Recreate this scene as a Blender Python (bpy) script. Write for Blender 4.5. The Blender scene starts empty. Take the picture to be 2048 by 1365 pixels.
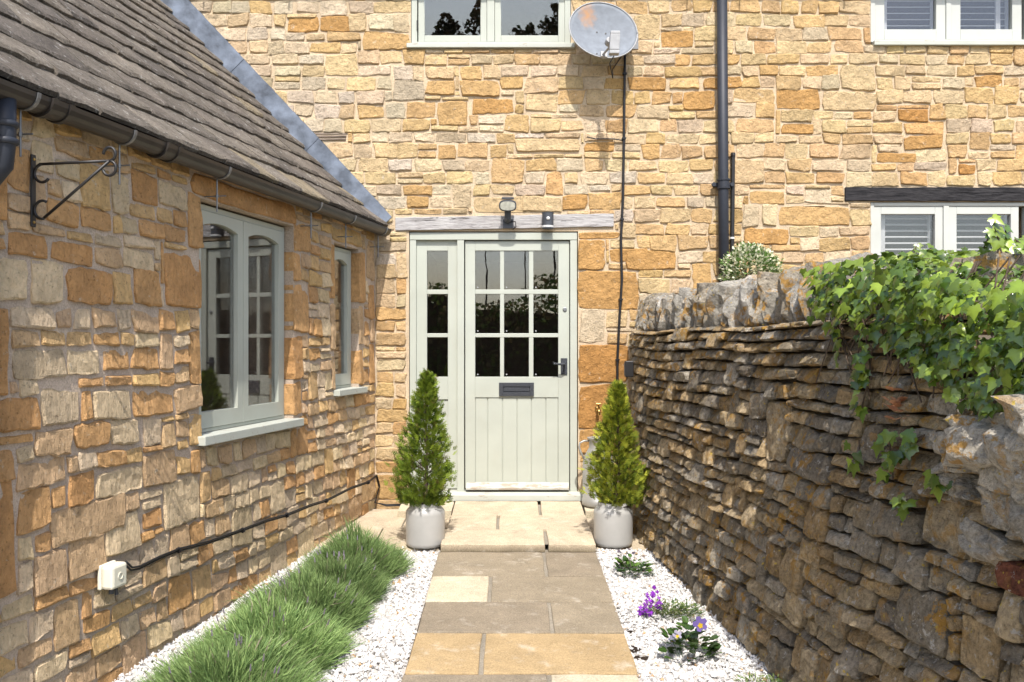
import bpy, bmesh, math, random
import numpy as np
from mathutils import Vector, Matrix, noise

# ------------------------------------------------------------------ camera, light, exposure
scene = bpy.context.scene
COL = scene.collection
FPX, DCAM, CZ, CY = 1750.0, 6.92, 1.30, 690.0     # focal length in photo pixels, distance to facade, eye height, horizon row
cam_d = bpy.data.cameras.new("camera")
cam = bpy.data.objects.new("camera", cam_d); COL.objects.link(cam)
cam.location = (0.0, -DCAM, CZ); cam.rotation_euler = (math.radians(90), 0, 0)
cam_d.sensor_width = 36.0; cam_d.lens = FPX / 2048 * 36.0
cam_d.shift_y = 7.5 / 2048
cam_d.clip_start = 0.05; cam_d.clip_end = 1500
scene.camera = cam

SUN_EL = 55.0
world = bpy.data.worlds.new("World"); scene.world = world; world.use_nodes = True
wn = world.node_tree.nodes; wl = world.node_tree.links
sky = wn.new("ShaderNodeTexSky"); sky.sky_type = 'NISHITA'; sky.sun_disc = False
sky.sun_elevation = math.radians(SUN_EL); sky.sun_rotation = math.radians(177.0)
sky.air_density = 1.0; sky.dust_density = 2.5; sky.ozone_density = 1.0
bg = wn["Background"]; bg.inputs["Strength"].default_value = 0.15
wl.new(sky.outputs[0], bg.inputs[0])
sun_d = bpy.data.lights.new("sun", 'SUN'); sun_d.energy = 3.2; sun_d.angle = math.radians(0.5)
sun_d.color = (1.0, 0.95, 0.89)
sun = bpy.data.objects.new("sun", sun_d); COL.objects.link(sun)
sun.rotation_euler = (math.radians(90 - SUN_EL), 0, math.radians(3.0)); sun.location = (0, -20, 30)
scene.view_settings.view_transform = 'Standard'; scene.view_settings.look = 'None'
scene.view_settings.gamma = 1.0; scene.view_settings.use_curve_mapping = False
scene.view_settings.exposure = 0.93

# ------------------------------------------------------------------ coordinate helpers
SLOPE = 0.0514
def gz(y):
    return SLOPE * max(-8.0, min(0.0, y))
def FX(px): return (px - 1024) / 252.9
def FZ(py): return CZ + (CY - py) / 252.9
def G(px, py):
    d = FPX * (CZ + SLOPE * DCAM) / (py - CY + FPX * SLOPE)
    return Vector(((px - 1024) / FPX * d, d - DCAM, SLOPE * (d - DCAM)))
def at(px, py, y):
    d = y + DCAM
    return Vector(((px - 1024) / FPX * d, y, CZ + (CY - py) / FPX * d))
ST, CT = math.sin(math.radians(11.5)), math.cos(math.radians(11.5))
WC = Vector((-1.083, 0, 0)); WU = Vector((-ST, -CT, 0)); WN = Vector((CT, -ST, 0))
def facade(u, v, o): return Vector((u, -o, v))
def wing(u, v, o): return WC + WU * u + WN * o + Vector((0, 0, v))
def wt(px, o=0.0):
    k = (px - 1024) / FPX
    return (DCAM * k + 1.083 - o * CT - k * o * ST) / (CT * k - ST)
def wd(t, o=0.0): return DCAM - CT * t - ST * o
def wz(px, py, o=0.0): return CZ + (CY - py) / FPX * wd(wt(px, o), o)
RB = [(-0.3, 0.93), (0.1, 0.90), (0.65, 0.855), (1.27, 0.905), (2.3, 1.055), (3.13, 1.16), (4.4, 1.33), (6.0, 1.56)]
def rb(u):
    for (a, xa), (b, xb) in zip(RB, RB[1:]):
        if u <= b or b == RB[-1][0]:
            k = (u - a) / (b - a); return xa + (xb - xa) * k
def rbs(u): return (rb(u - .3) + rb(u) * 2 + rb(u + .3)) / 4
def garden(u, v, o):
    dx = (rbs(u + .05) - rbs(u - .05)) / .1
    L = math.hypot(dx, 1)
    o2 = o - 0.035 * v
    return Vector((rbs(u) - o2 / L, -u - o2 * dx / L, v))

# ------------------------------------------------------------------ object helpers
WPOS = {}
def tag(o, label=None, cat=None, group=None, kind=None):
    if label: o['label'] = label
    if cat: o['category'] = cat
    if group: o['group'] = group
    if kind: o['kind'] = kind
    return o
def thing(name, label, cat, loc=(0, 0, 0), group=None):
    o = bpy.data.objects.new(name, None); COL.objects.link(o)
    o.empty_display_size = 0.1
    o.location = loc; WPOS[o.name] = Vector(loc)
    return tag(o, label, cat, group)
def place(o, loc, parent):
    COL.objects.link(o)
    if parent:
        o.parent = parent; o.location = Vector(loc) - WPOS[parent.name]
    else:
        o.location = loc
    WPOS[o.name] = Vector(loc)
    return o
class MB:
    def __init__(s): s.v = []; s.f = []; s.c = []
    def add(s, v, f, col=None):
        b = len(s.v)
        s.v += [tuple(p) for p in v]; s.f += [tuple(i + b for i in q) for q in f]
        s.c += [(col or (1, 1, 1))] * len(v)
    def box(s, F, u0, u1, v0, v1, o0, o1, col=None):
        P = [F(u, v, o) for o in (o0, o1) for v in (v0, v1) for u in (u0, u1)]
        s.add(P, [(0, 1, 3, 2), (4, 6, 7, 5), (0, 4, 5, 1), (2, 3, 7, 6), (0, 2, 6, 4), (1, 5, 7, 3)], col)
    def prism(s, F, poly, o0, o1, col=None):
        n = len(poly)
        P = [F(u, v, o0) for u, v in poly] + [F(u, v, o1) for u, v in poly]
        s.add(P, [tuple(range(n))[::-1], tuple(range(n, 2 * n))] + [(i, (i + 1) % n, n + (i + 1) % n, n + i) for i in range(n)], col)
    def tube(s, pts, r, n=8, col=None, caps=True):
        pts = [Vector(p) for p in pts]; rings = []
        rr = r if isinstance(r, (list, tuple)) else [r] * len(pts)
        up0 = None
        for i, p in enumerate(pts):
            d = (pts[min(i + 1, len(pts) - 1)] - pts[max(i - 1, 0)]).normalized()
            if up0 is None: up0 = Vector((0, 0, 1)) if abs(d.z) < .9 else Vector((1, 0, 0))
            a = d.cross(up0).normalized(); b = a.cross(d).normalized(); up0 = b
            rings.append([p + (a * math.cos(t) + b * math.sin(t)) * rr[i] for t in [2 * math.pi * k / n for k in range(n)]])
        V = [q for R_ in rings for q in R_]
        Fs = [(i * n + k, i * n + (k + 1) % n, (i + 1) * n + (k + 1) % n, (i + 1) * n + k) for i in range(len(pts) - 1) for k in range(n)]
        if caps: Fs += [tuple(range(n))[::-1], tuple(range((len(pts) - 1) * n, len(pts) * n))]
        s.add(V, Fs, col)
    def lathe(s, c, prof, n=28, col=None, axis=None):
        c = Vector(c); V = []
        ax = (axis or Vector((0, 0, 1))).normalized()
        e1 = ax.cross(Vector((0, 1, 0.01))).normalized(); e2 = ax.cross(e1)
        for r, z in prof:
            for k in range(n):
                t = 2 * math.pi * k / n
                V.append(c + ax * z + (e1 * math.cos(t) + e2 * math.sin(t)) * max(r, 1e-4))
        m = len(prof)
        s.add(V, [(i * n + k, i * n + (k + 1) % n, (i + 1) * n + (k + 1) % n, (i + 1) * n + k) for i in range(m - 1) for k in range(n)], col)
    def build(s, name, mat, parent=None, smooth=False, bevel=0, kind=None, recalc=True, origin=None):
        me = bpy.data.meshes.new(name)
        A = np.array(s.v, dtype=float)
        c = Vector((A.min(0) + A.max(0)) / 2) if origin is None else Vector(origin)
        me.from_pydata([tuple(Vector(p) - c) for p in s.v], [], s.f)
        if recalc:
            bm = bmesh.new(); bm.from_mesh(me)
            bmesh.ops.recalc_face_normals(bm, faces=bm.faces); bm.to_mesh(me); bm.free()
        ca = me.color_attributes.new('tone', 'FLOAT_COLOR', 'POINT')
        ca.data.foreach_set('color', np.array([(a[0], a[1], a[2], 1.0) for a in s.c], dtype=np.float32).ravel())
        if smooth: me.polygons.foreach_set('use_smooth', [True] * len(me.polygons))
        me.materials.append(mat)
        o = place(bpy.data.objects.new(name, me), c, parent)
        if bevel:
            b = o.modifiers.new('bevel', 'BEVEL'); b.width = bevel; b.segments = 2; b.limit_method = 'ANGLE'
        if kind: o['kind'] = kind
        return o
def np_mesh(name, V, polys, cols, mat, parent=None, kind=None, smooth=False):
    """V (N,3); polys: list of int arrays (M,k); cols (N,3)"""
    c = (V.min(0) + V.max(0)) / 2
    me = bpy.data.meshes.new(name)
    me.vertices.add(len(V)); me.vertices.foreach_set('co', (V - c).astype(np.float32).ravel())
    loops = np.concatenate([p.ravel() for p in polys]).astype(np.int32)
    tot = np.concatenate([np.full(len(p), p.shape[1]) for p in polys]).astype(np.int32)
    st = np.concatenate([[0], np.cumsum(tot)[:-1]]).astype(np.int32)
    me.loops.add(len(loops)); me.loops.foreach_set('vertex_index', loops)
    me.polygons.add(len(tot)); me.polygons.foreach_set('loop_start', st)
    me.update(calc_edges=True); me.validate()
    ca = me.color_attributes.new('tone', 'FLOAT_COLOR', 'POINT')
    ca.data.foreach_set('color', np.concatenate([cols, np.ones((len(V), 1))], 1).astype(np.float32).ravel())
    me.polygons.foreach_set('use_smooth', [smooth] * len(me.polygons))
    me.materials.append(mat)
    o = place(bpy.data.objects.new(name, me), Vector(c), parent)
    if kind: o['kind'] = kind
    return o

# ------------------------------------------------------------------ materials
class NT:
    def __init__(s, name):
        s.m = bpy.data.materials.new(name); s.m.use_nodes = True
        s.n = s.m.node_tree.nodes; s.l = s.m.node_tree.links
        s.p = s.n['Principled BSDF']; s.out = s.n['Material Output']
        s.geo = s.n.new('ShaderNodeNewGeometry').outputs['Position']
    def link(s, a, b): s.l.new(a, b)
    def noise(s, scale, detail=4, rough=.55, vec=None, sc=None, dist=0):
        n = s.n.new('ShaderNodeTexNoise'); n.inputs['Scale'].default_value = scale
        n.inputs['Detail'].default_value = detail; n.inputs['Roughness'].default_value = rough
        n.inputs['Distortion'].default_value = dist
        v = vec or s.geo
        if sc:
            mp = s.n.new('ShaderNodeMapping'); mp.inputs['Scale'].default_value = sc
            s.link(v, mp.inputs['Vector']); v = mp.outputs[0]
        s.link(v, n.inputs['Vector']); return n.outputs['Fac']
    def vor(s, scale, sc=None):
        n = s.n.new('ShaderNodeTexVoronoi'); n.inputs['Scale'].default_value = scale
        s.link(s.geo, n.inputs['Vector']); return n.outputs['Distance']
    def ramp(s, f, pts):
        r = s.n.new('ShaderNodeValToRGB'); e = r.color_ramp.elements
        while len(e) < len(pts): e.new(.5)
        for k, (p, c) in enumerate(pts):
            e[k].position = p; e[k].color = (c, c, c, 1) if isinstance(c, (int, float)) else (*c, 1)
        s.link(f, r.inputs[0]); return r.outputs[0]
    def mix(s, f, a, b, mode='MIX'):
        m = s.n.new('ShaderNodeMix'); m.data_type = 'RGBA'; m.blend_type = mode
        for k, x in ((0, f), (6, a), (7, b)):
            if isinstance(x, (int, float)): m.inputs[k].default_value = x if k == 0 else (x, x, x, 1)
            elif isinstance(x, tuple): m.inputs[k].default_value = (*x, 1)
            else: s.link(x, m.inputs[k])
        return m.outputs[2]
    def math(s, op, a, b=None):
        m = s.n.new('ShaderNodeMath'); m.operation = op
        for k, x in enumerate((a, b)):
            if x is None: continue
            if isinstance(x, (int, float)): m.inputs[k].default_value = x
            else: s.link(x, m.inputs[k])
        return m.outputs[0]
    def tone(s):
        a = s.n.new('ShaderNodeAttribute'); a.attribute_name = 'tone'; return a.outputs['Color']
    def bump(s, h, strength, dist, prev=None):
        b = s.n.new('ShaderNodeBump'); b.inputs['Strength'].default_value = strength; b.inputs['Distance'].default_value = dist
        s.link(h, b.inputs['Height'])
        if prev: s.link(prev, b.inputs['Normal'])
        return b.outputs[0]
    def fin(s, col, rough=.85, spec=.3, normal=None, metal=0):
        if isinstance(col, tuple): s.p.inputs['Base Color'].default_value = (*col, 1)
        else: s.link(col, s.p.inputs['Base Color'])
        if isinstance(rough, (int, float)): s.p.inputs['Roughness'].default_value = rough
        else: s.link(rough, s.p.inputs['Roughness'])
        s.p.inputs['Specular IOR Level'].default_value = spec
        s.p.inputs['Metallic'].default_value = metal
        if normal: s.link(normal, s.p.inputs['Normal'])
        return s.m

def m_stone(name, b1, b2, streak=False, stain=(.12, .10, .07), stain_at=.66, white=None):
    t = NT(name); c = t.tone()
    big = t.noise(7, 3); mid = t.noise(38, 5, .65); fine = t.noise(170, 3, .7)
    c = t.mix(1, c, t.ramp(big, [(.25, .78), (.75, 1.18)]), 'MULTIPLY')
    c = t.mix(1, c, t.ramp(mid, [(.25, .72), (.5, 1.0), (.8, 1.16)]), 'MULTIPLY')
    c = t.mix(t.ramp(t.noise(16, 5, .7), [(stain_at, 0), (stain_at + .12, .75)]), c, stain)
    c = t.mix(t.ramp(t.noise(24, 4, .7), [(.62, 0), (.72, .55)]), c, (.62, .56, .44) if white is None else white)
    pits = t.ramp(t.noise(75, 3, .6), [(.3, 0), (.4, 1)])
    c = t.mix(1, c, t.ramp(pits, [(0, .6), (1, 1.0)]), 'MULTIPLY')
    v = t.noise(30, 6, .7, sc=(1, 1, .35) if streak else None)
    n = t.bump(v, b1, .03)
    n = t.bump(pits, .5, .006, n)
    n = t.bump(fine, b2, .006, n)
    return t.fin(c, .92, .2, n)
def m_mortar(name, col, bump=.6):
    t = NT(name)
    c = t.mix(1, col, t.ramp(t.noise(5, 4), [(.3, .82), (.7, 1.15)]), 'MULTIPLY')
    c = t.mix(1, c, t.ramp(t.noise(120, 3, .7), [(.3, .72), (.65, 1.12)]), 'MULTIPLY')
    n = t.bump(t.noise(60, 5, .7), bump, .012); n = t.bump(t.noise(260, 2), .5, .004, n)
    return t.fin(c, .95, .15, n)
def m_dry(name):
    t = NT(name); c = t.tone()
    c = t.mix(1, c, t.ramp(t.noise(9, 4), [(.25, .58), (.75, 1.3)]), 'MULTIPLY')
    c = t.mix(1, c, t.ramp(t.noise(55, 5, .75), [(.3, .42), (.5, 1), (.72, 1.4)]), 'MULTIPLY')
    c = t.mix(t.ramp(t.noise(6, 4, .6), [(.58, 0), (.72, .6)]), c, (.13, .115, .09))
    zone = t.ramp(t.noise(2.3, 2), [(.40, .1), (.60, 1)])
    lich = t.ramp(t.noise(15, 7, .7), [(.53, 0), (.58, .85)])
    c = t.mix(t.math('MULTIPLY', zone, lich), c, (.42, .225, .04))
    c = t.mix(t.ramp(t.noise(29, 5, .7, dist=.4), [(.60, 0), (.65, .75)]), c, (.50, .48, .44))
    c = t.mix(t.ramp(t.noise(41, 4, .6), [(.65, 0), (.68, .85)]), c, (.50, .36, .06))
    v = t.noise(24, 7, .72)
    n = t.bump(v, .9, .035); n = t.bump(t.noise(90, 4, .7), .8, .012, n); n = t.bump(t.noise(260, 2), .5, .004, n)
    return t.fin(c, .95, .15, n)
def m_roof():
    t = NT('roof stone'); c = t.tone()
    c = t.mix(1, c, t.ramp(t.noise(6, 4), [(.25, .65), (.75, 1.25)]), 'MULTIPLY')
    c = t.mix(1, c, t.ramp(t.noise(90, 5, .75), [(.3, .5), (.5, 1), (.72, 1.45)]), 'MULTIPLY')
    c = t.mix(t.ramp(t.noise(26, 5, .7), [(.60, 0), (.65, .75)]), c, (.44, .42, .38))
    c = t.mix(t.ramp(t.noise(11, 4, .7), [(.66, 0), (.71, .7)]), c, (.40, .38, .35))
    c = t.mix(t.ramp(t.noise(15, 5, .7), [(.32, .75), (.42, 0)]), c, (.055, .05, .045))
    n = t.bump(t.noise(45, 6, .75), .9, .02); n = t.bump(t.noise(200, 3, .7), .8, .006, n)
    return t.fin(c, .95, .12, n)
def m_paint(name, col, rough=.45, chip=None, grain=True):
    t = NT(name); c = t.mix(1, col, t.ramp(t.noise(4, 3), [(.3, .95), (.7, 1.04)]), 'MULTIPLY')
    c = t.mix(t.ramp(t.noise(2.5, 6, .7), [(.5, 0), (.8, .3)]), c, (.33, .31, .24))
    if chip: c = t.mix(t.ramp(t.noise(30, 6, .75, sc=(.25, 1, 1)), [(chip, 0), (chip + .03, .85)]), c, (.30, .23, .17))
    n = t.bump(t.noise(60, 4, .6, sc=(1, 1, .12)), .12, .004) if grain else None
    return t.fin(c, rough, .4, n)
def m_plain(name, col, rough=.5, spec=.4, metal=0, var=.12, scale=20, bump=0):
    t = NT(name); c = t.mix(1, col, t.ramp(t.noise(scale, 4), [(.3, 1 - var), (.7, 1 + var)]), 'MULTIPLY')
    n = t.bump(t.noise(scale * 4, 4), bump, .004) if bump else None
    return t.fin(c, rough, spec, n, metal)
def m_wood(name, dark, light, sc=(.12, 1, 1)):
    t = NT(name)
    c = t.mix(t.ramp(t.noise(70, 6, .75, sc=sc), [(.33, 0), (.62, 1)]), dark, light)
    c = t.mix(t.ramp(t.noise(40, 4, .8, sc=(.07, 1, 1), dist=1), [(.36, .85), (.42, 0)]), c, tuple(x * .25 for x in dark))
    n = t.bump(t.noise(70, 6, .75, sc=sc), .8, .01)
    return t.fin(c, .9, .2, n)
def m_leaf(name, gloss=.35, trans=.3, spec=.5):
    t = NT(name); c = t.tone()
    oi = t.n.new('ShaderNodeObjectInfo')
    c = t.mix(1, c, t.ramp(oi.outputs['Random'], [(0, .75), (1, 1.25)]), 'MULTIPLY')
    t.fin(c, gloss, spec)
    tr = t.n.new('ShaderNodeBsdfTranslucent'); t.link(c, tr.inputs[0])
    mx = t.n.new('ShaderNodeMixShader'); mx.inputs[0].default_value = trans
    t.link(t.p.outputs[0], mx.inputs[1]); t.link(tr.outputs[0], mx.inputs[2]); t.link(mx.outputs[0], t.out.inputs[0])
    return t.m
def m_glass(name, wav=0.0, scale=2.5, tint=.9, base=.09):
    t = NT(name); t.n.remove(t.p)
    g = t.n.new('ShaderNodeNewGeometry'); dp = t.n.new('ShaderNodeVectorMath'); dp.operation = 'DOT_PRODUCT'
    t.link(g.outputs['Normal'], dp.inputs[0]); t.link(g.outputs['Incoming'], dp.inputs[1])
    x = t.math('SUBTRACT', 1.0, t.math('ABSOLUTE', dp.outputs['Value']))
    f = t.math('ADD', t.math('MULTIPLY', t.math('POWER', x, 5.0), 1 - base), base)
    tr = t.n.new('ShaderNodeBsdfTransparent'); tr.inputs[0].default_value = (tint, tint, tint, 1)
    gl = t.n.new('ShaderNodeBsdfGlossy'); gl.inputs['Roughness'].default_value = 0.0
    if wav: t.link(t.bump(t.noise(scale, 2, .5), wav, .05), gl.inputs['Normal'])
    mx = t.n.new('ShaderNodeMixShader'); t.link(f, mx.inputs[0]); t.link(tr.outputs[0], mx.inputs[1]); t.link(gl.outputs[0], mx.inputs[2])
    t.link(mx.outputs[0], t.out.inputs[0]); return t.m
def m_slab(name):
    t = NT(name); c = t.tone()
    c = t.mix(1, c, t.ramp(t.noise(5, 5, .6, dist=.6), [(.25, .80), (.75, 1.15)]), 'MULTIPLY')
    c = t.mix(1, c, t.ramp(t.noise(140, 4, .75), [(.3, .6), (.7, 1.3)]), 'MULTIPLY')
    c = t.mix(t.ramp(t.noise(9, 6, .7), [(.56, 0), (.72, .4)]), c, (.62, .58, .5))
    c = t.mix(t.ramp(t.noise(13, 6, .7), [(.28, .35), (.42, 0)]), c, (.16, .14, .11))
    n = t.bump(t.noise(14, 6, .65), .6, .014); n = t.bump(t.noise(160, 3, .7), .5, .004, n)
    return t.fin(c, .88, .25, n)
def m_gravel():
    t = NT('white limestone'); c = t.tone()
    c = t.mix(1, c, t.ramp(t.noise(120, 3), [(.3, .85), (.7, 1.08)]), 'MULTIPLY')
    return t.fin(c, .9, .2, t.bump(t.noise(220, 3), .4, .003))

M = dict(
    facade=m_stone('facade stone', .8, .5, white=(.58, .52, .42), stain=(.33, .23, .12)),
    wing=m_stone('wing stone', 1.0, .6, True, stain=(.34, .21, .09)),
    mort=m_mortar('facade mortar', (.56, .445, .305)), mortw=m_mortar('wing mortar', (.50, .405, .315)),
    dry=m_dry('dry stone'), core=m_plain('wall core', (.13, .11, .085), .95, .1), roof=m_roof(),
    sage=m_paint('sage paint', (.405, .428, .37)), sagew=m_paint('weathered sage paint', (.43, .45, .40), .6, .60),
    dsage=m_paint('darker sage paint', (.42, .44, .36)), white=m_paint('window paint', (.46, .475, .44)),
    shut=m_paint('shutter paint', (.6, .61, .61)),
    glass=m_glass('wavy glass', .012, 3.0, base=.12), glassf=m_glass('window glass', .004, 2.0), glassd=m_glass('double glazing', .004, 2.0, base=.13), glassu=m_glass('upper glass', .004, 3, base=.14),
    room=m_plain('dim room', (.19, .145, .11), .9, .1), lead=m_plain('lead sheet', (.125, .148, .185), .5, .5, .35, .5, 9, .4),
    iron=m_plain('black iron', (.015, .014, .014), .45, .5, 0, .2), plast=m_plain('black gutter', (.028, .024, .021), .38, .5, 0, .25, 8),
    pipe=m_plain('pipe paint', (.022, .026, .036), .55, .4), letter=m_plain('hammered iron', (.05, .055, .065), .5, .5, .4, .3, 160, .7),
    steel=m_plain('galvanised steel', (.22, .225, .23), .45, .5, .6), beamw=m_wood('silvered oak', (.25, .235, .23), (.46, .45, .44)),
    beamb=m_wood('black oak', (.008, .008, .01), (.045, .043, .045)), stub=m_wood('weathered oak', (.10, .07, .05), (.36, .30, .24)),
    dish=m_plain('dish', (.185, .205, .23), .75, .2), lnb=m_plain('grey plastic', (.33, .335, .34), .5, .4),
    brass=m_plain('brass', (.5, .34, .12), .3, .5, 1), churn=m_plain('churn paint', (.36, .355, .33), .45, .5, .35, .15, 12),
    pot=m_plain('glazed pot', (.37, .365, .345), .35, .5, 0, .07, 9), soil=m_plain('potting soil', (.03, .022, .016), .95, .1, 0, .4, 60, .8),
    slab=m_slab('paving'), grav=m_gravel(), box=m_plain('ivory plastic', (.72, .69, .56), .4, .5, 0, .03),
    lens=m_plain('lamp lens', (.45, .45, .38), .15, .6, 0, .25, 40), dgrey=m_plain('anthracite', (.05, .055, .065), .45, .5),
    ivy=m_leaf('ivy leaf', .22, .3, .8), con=m_leaf('conifer leaf', .55, .3, .3), lav=m_leaf('lavender leaf', .6, .25, .3),
    bark=m_plain('bark', (.10, .075, .055), .95, .1, 0, .3, 40, .6), soilg=m_mortar('earth', (.22, .17, .11)),
    grass=m_plain('grass field', (.06, .09, .025), .95, .1, 0, .4, 2), tileroof=m_plain('eave stone', (.2, .17, .14), .95, .1),
    rail=m_paint('weathered board', (.42, .42, .38), .7, .50), petal=m_leaf('petal', .6, .35, .2), drivem=m_mortar('drive gravel', (.42, .38, .31)), black=m_plain('black cable', (.012, .012, .014), .5, .4),
)
def dish_stain():
    m = M['dish']; nt = m.node_tree; p = nt.nodes['Principled BSDF']
    src = p.inputs['Base Color'].links[0].from_socket
    tc = nt.nodes.new('ShaderNodeTexCoord'); gx = nt.nodes.new('ShaderNodeVectorMath'); gx.operation = 'DISTANCE'
    mp = nt.nodes.new('ShaderNodeMapping'); mp.inputs['Scale'].default_value = (1, .3, .6)
    nt.links.new(tc.outputs['Object'], mp.inputs[0]); nt.links.new(mp.outputs[0], gx.inputs[0]); gx.inputs[1].default_value = (-.12, 0.0, .082)
    nz = nt.nodes.new('ShaderNodeTexNoise'); nz.inputs['Scale'].default_value = 30
    ad = nt.nodes.new('ShaderNodeMath'); ad.operation = 'MULTIPLY_ADD'; ad.inputs[1].default_value = .09
    nt.links.new(tc.outputs['Object'], nz.inputs['Vector']); nt.links.new(nz.outputs['Fac'], ad.inputs[0]); nt.links.new(gx.outputs['Value'], ad.inputs[2])
    r = nt.nodes.new('ShaderNodeValToRGB'); r.color_ramp.elements[0].position = .06; r.color_ramp.elements[0].color = (.75, .75, .75, 1)
    r.color_ramp.elements[1].position = .125; r.color_ramp.elements[1].color = (0, 0, 0, 1); nt.links.new(ad.outputs[0], r.inputs[0])
    mx = nt.nodes.new('ShaderNodeMix'); mx.data_type = 'RGBA'; mx.inputs[7].default_value = (.42, .22, .09, 1)
    nt.links.new(r.outputs[0], mx.inputs[0]); nt.links.new(src, mx.inputs[6]); nt.links.new(mx.outputs[2], p.inputs['Base Color'])
dish_stain()

# ------------------------------------------------------------------ stones
def stone_geo(F, u0, u1, v0, v1, dp, back, R, corner=.10, jit=.008, rough=.006, inset=.014, cell=.045, freq=14, dome=0, lean=0):
    w, h = u1 - u0, v1 - v0; uc, vc = (u0 + u1) / 2, (v0 + v1) / 2
    nx = max(2, min(8, int(w / cell))); nz = max(2, min(7, int(h / cell)))
    au = min(.45, 2 * inset / w); av = min(.45, 2 * inset / h)
    lin = lambda a, n: [-1 + a + (2 - 2 * a) * k / n for k in range(n + 1)]
    us = [-1, -1] + lin(au, nx) + [1, 1]; vs = [-1, -1] + lin(av, nz) + [1, 1]
    j = min(jit, .12 * h, .12 * w)
    cj = [(R.uniform(-j, j), R.uniform(-j, j)) for _ in range(4)]
    tu, tv = R.uniform(-1, 1) * rough * .8, R.uniform(-1, 1) * rough * .8
    sd = R.uniform(0, 90); I, J = len(us), len(vs); V = []
    for jj, b in enumerate(vs):
        for ii, a in enumerate(us):
            ring = min(ii, jj, I - 1 - ii, J - 1 - jj)
            x = a * (1 - corner * b ** 4); y = b * (1 - corner * a ** 4)
            wts = ((1 - a) * (1 - b) / 4, (1 + a) * (1 - b) / 4, (1 - a) * (1 + b) / 4, (1 + a) * (1 + b) / 4)
            du = sum(k * c[0] for k, c in zip(wts, cj)); dv = sum(k * c[1] for k, c in zip(wts, cj))
            pu, pv = uc + x * w / 2 + du, vc + y * h / 2 + dv
            n1 = noise.noise(Vector((pu * freq, pv * freq, sd))); n2 = noise.noise(Vector((pu * freq, pv * freq, sd + 31)))
            ea = j * .9
            pu += n1 * ea; pv += n2 * ea
            if ring == 0: o = -back
            elif ring == 1: o = dp * .55 + n1 * rough * .5 - lean * b
            else:
                n3 = noise.noise(Vector((pu * freq * 1.3, pv * freq * 1.3, sd + 63)))
                o = dp + n3 * rough + a * tu + b * tv - lean * b + dome * (1 - .5 * a * a - .5 * b * b)
            V.append(F(pu, pv, o))
    Fs = [(r * I + c, r * I + c + 1, (r + 1) * I + c + 1, (r + 1) * I + c) for r in range(J - 1) for c in range(I - 1)]
    per = list(range(I)) + [r * I + I - 1 for r in range(1, J)] + [(J - 1) * I + c for c in range(I - 2, -1, -1)] + [r * I for r in range(J - 2, 0, -1)]
    return V, Fs + [tuple(per)]
def layout(u0, u1, v0, v1, rows, wr, solids, R, blocked=None, cell=.01, merge=.06, split=0.0):
    nu, nv = int((u1 - u0) / cell), int((v1 - v0) / cell)
    occ = np.zeros((nv, nu), bool)
    for a, b, c, d in solids:
        i0, i1 = max(0, round((a - u0) / cell)), max(0, round((b - u0) / cell)); j0, j1 = max(0, round((c - v0) / cell)), max(0, round((d - v0) / cell))
        occ[j0:j1, i0:i1] = True
    if blocked is not None:
        U, Vv = np.meshgrid(u0 + (np.arange(nu) + .5) * cell, v0 + (np.arange(nv) + .5) * cell); occ |= blocked(U, Vv)
    lines = sorted(rows); out = []
    for j in range(nv):
        i = 0
        while i < nu:
            if occ[j, i]: i += 1; continue
            v = v0 + j * cell
            up = [l for l in lines if l > v + .035] or [v1]
            top = up[0]
            if len(up) > 1 and R.random() < merge: top = up[1]
            elif R.random() < split and top - v > .09: top = v + (top - v) * R.uniform(.4, .6)
            hh = max(1, round((top - v) / cell))
            tw = max(2, round(R.uniform(*wr) * (1.25 if hh * cell > .16 else 1) / cell))
            run = 0
            while i + run < nu and not occ[j, i + run] and run < tw * 1.45: run += 1
            if run > tw and (run < tw * 1.45 or i + run >= nu or True):
                run = tw if run >= tw * 1.45 else run
            h = 1
            while h < hh + 4 and j + h < nv and not occ[j + h, i:i + run].any(): h += 1
            if h >= hh + 4 or j + h >= nv: h = min(hh, nv - j)
            occ[j:j + h, i:i + run] = True
            out.append((u0 + i * cell, u0 + (i + run) * cell, v, v + h * cell))
            i += run
    return out
def row_lines(v0, v1, hr, R):
    L = []; v = v0
    while v < v1:
        v += R.uniform(*hr); L.append(v)
    return L
def lin(r, g, b, k=1.0):
    f = lambda x: ((x / 255 + .055) / 1.055) ** 2.4 if x > 10 else x / 3294
    return (f(r) * k, f(g) * k, f(b) * k)
def soft(c, a=.05):
    g = .3 * c[0] + .5 * c[1] + .2 * c[2]; return tuple(x + (g - x) * a for x in c)
def proj_area(F, r):
    p = F((r[0] + r[1]) / 2, (r[2] + r[3]) / 2, 0)
    d = p.y + DCAM
    if d < .3: return 0
    x, y = p.x / d * FPX, (p.z - CZ) / d * FPX
    if abs(x) > 1060 or y > 720 or y < -720: return 0
    return (r[1] - r[0]) * (r[3] - r[2]) / d / d
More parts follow.
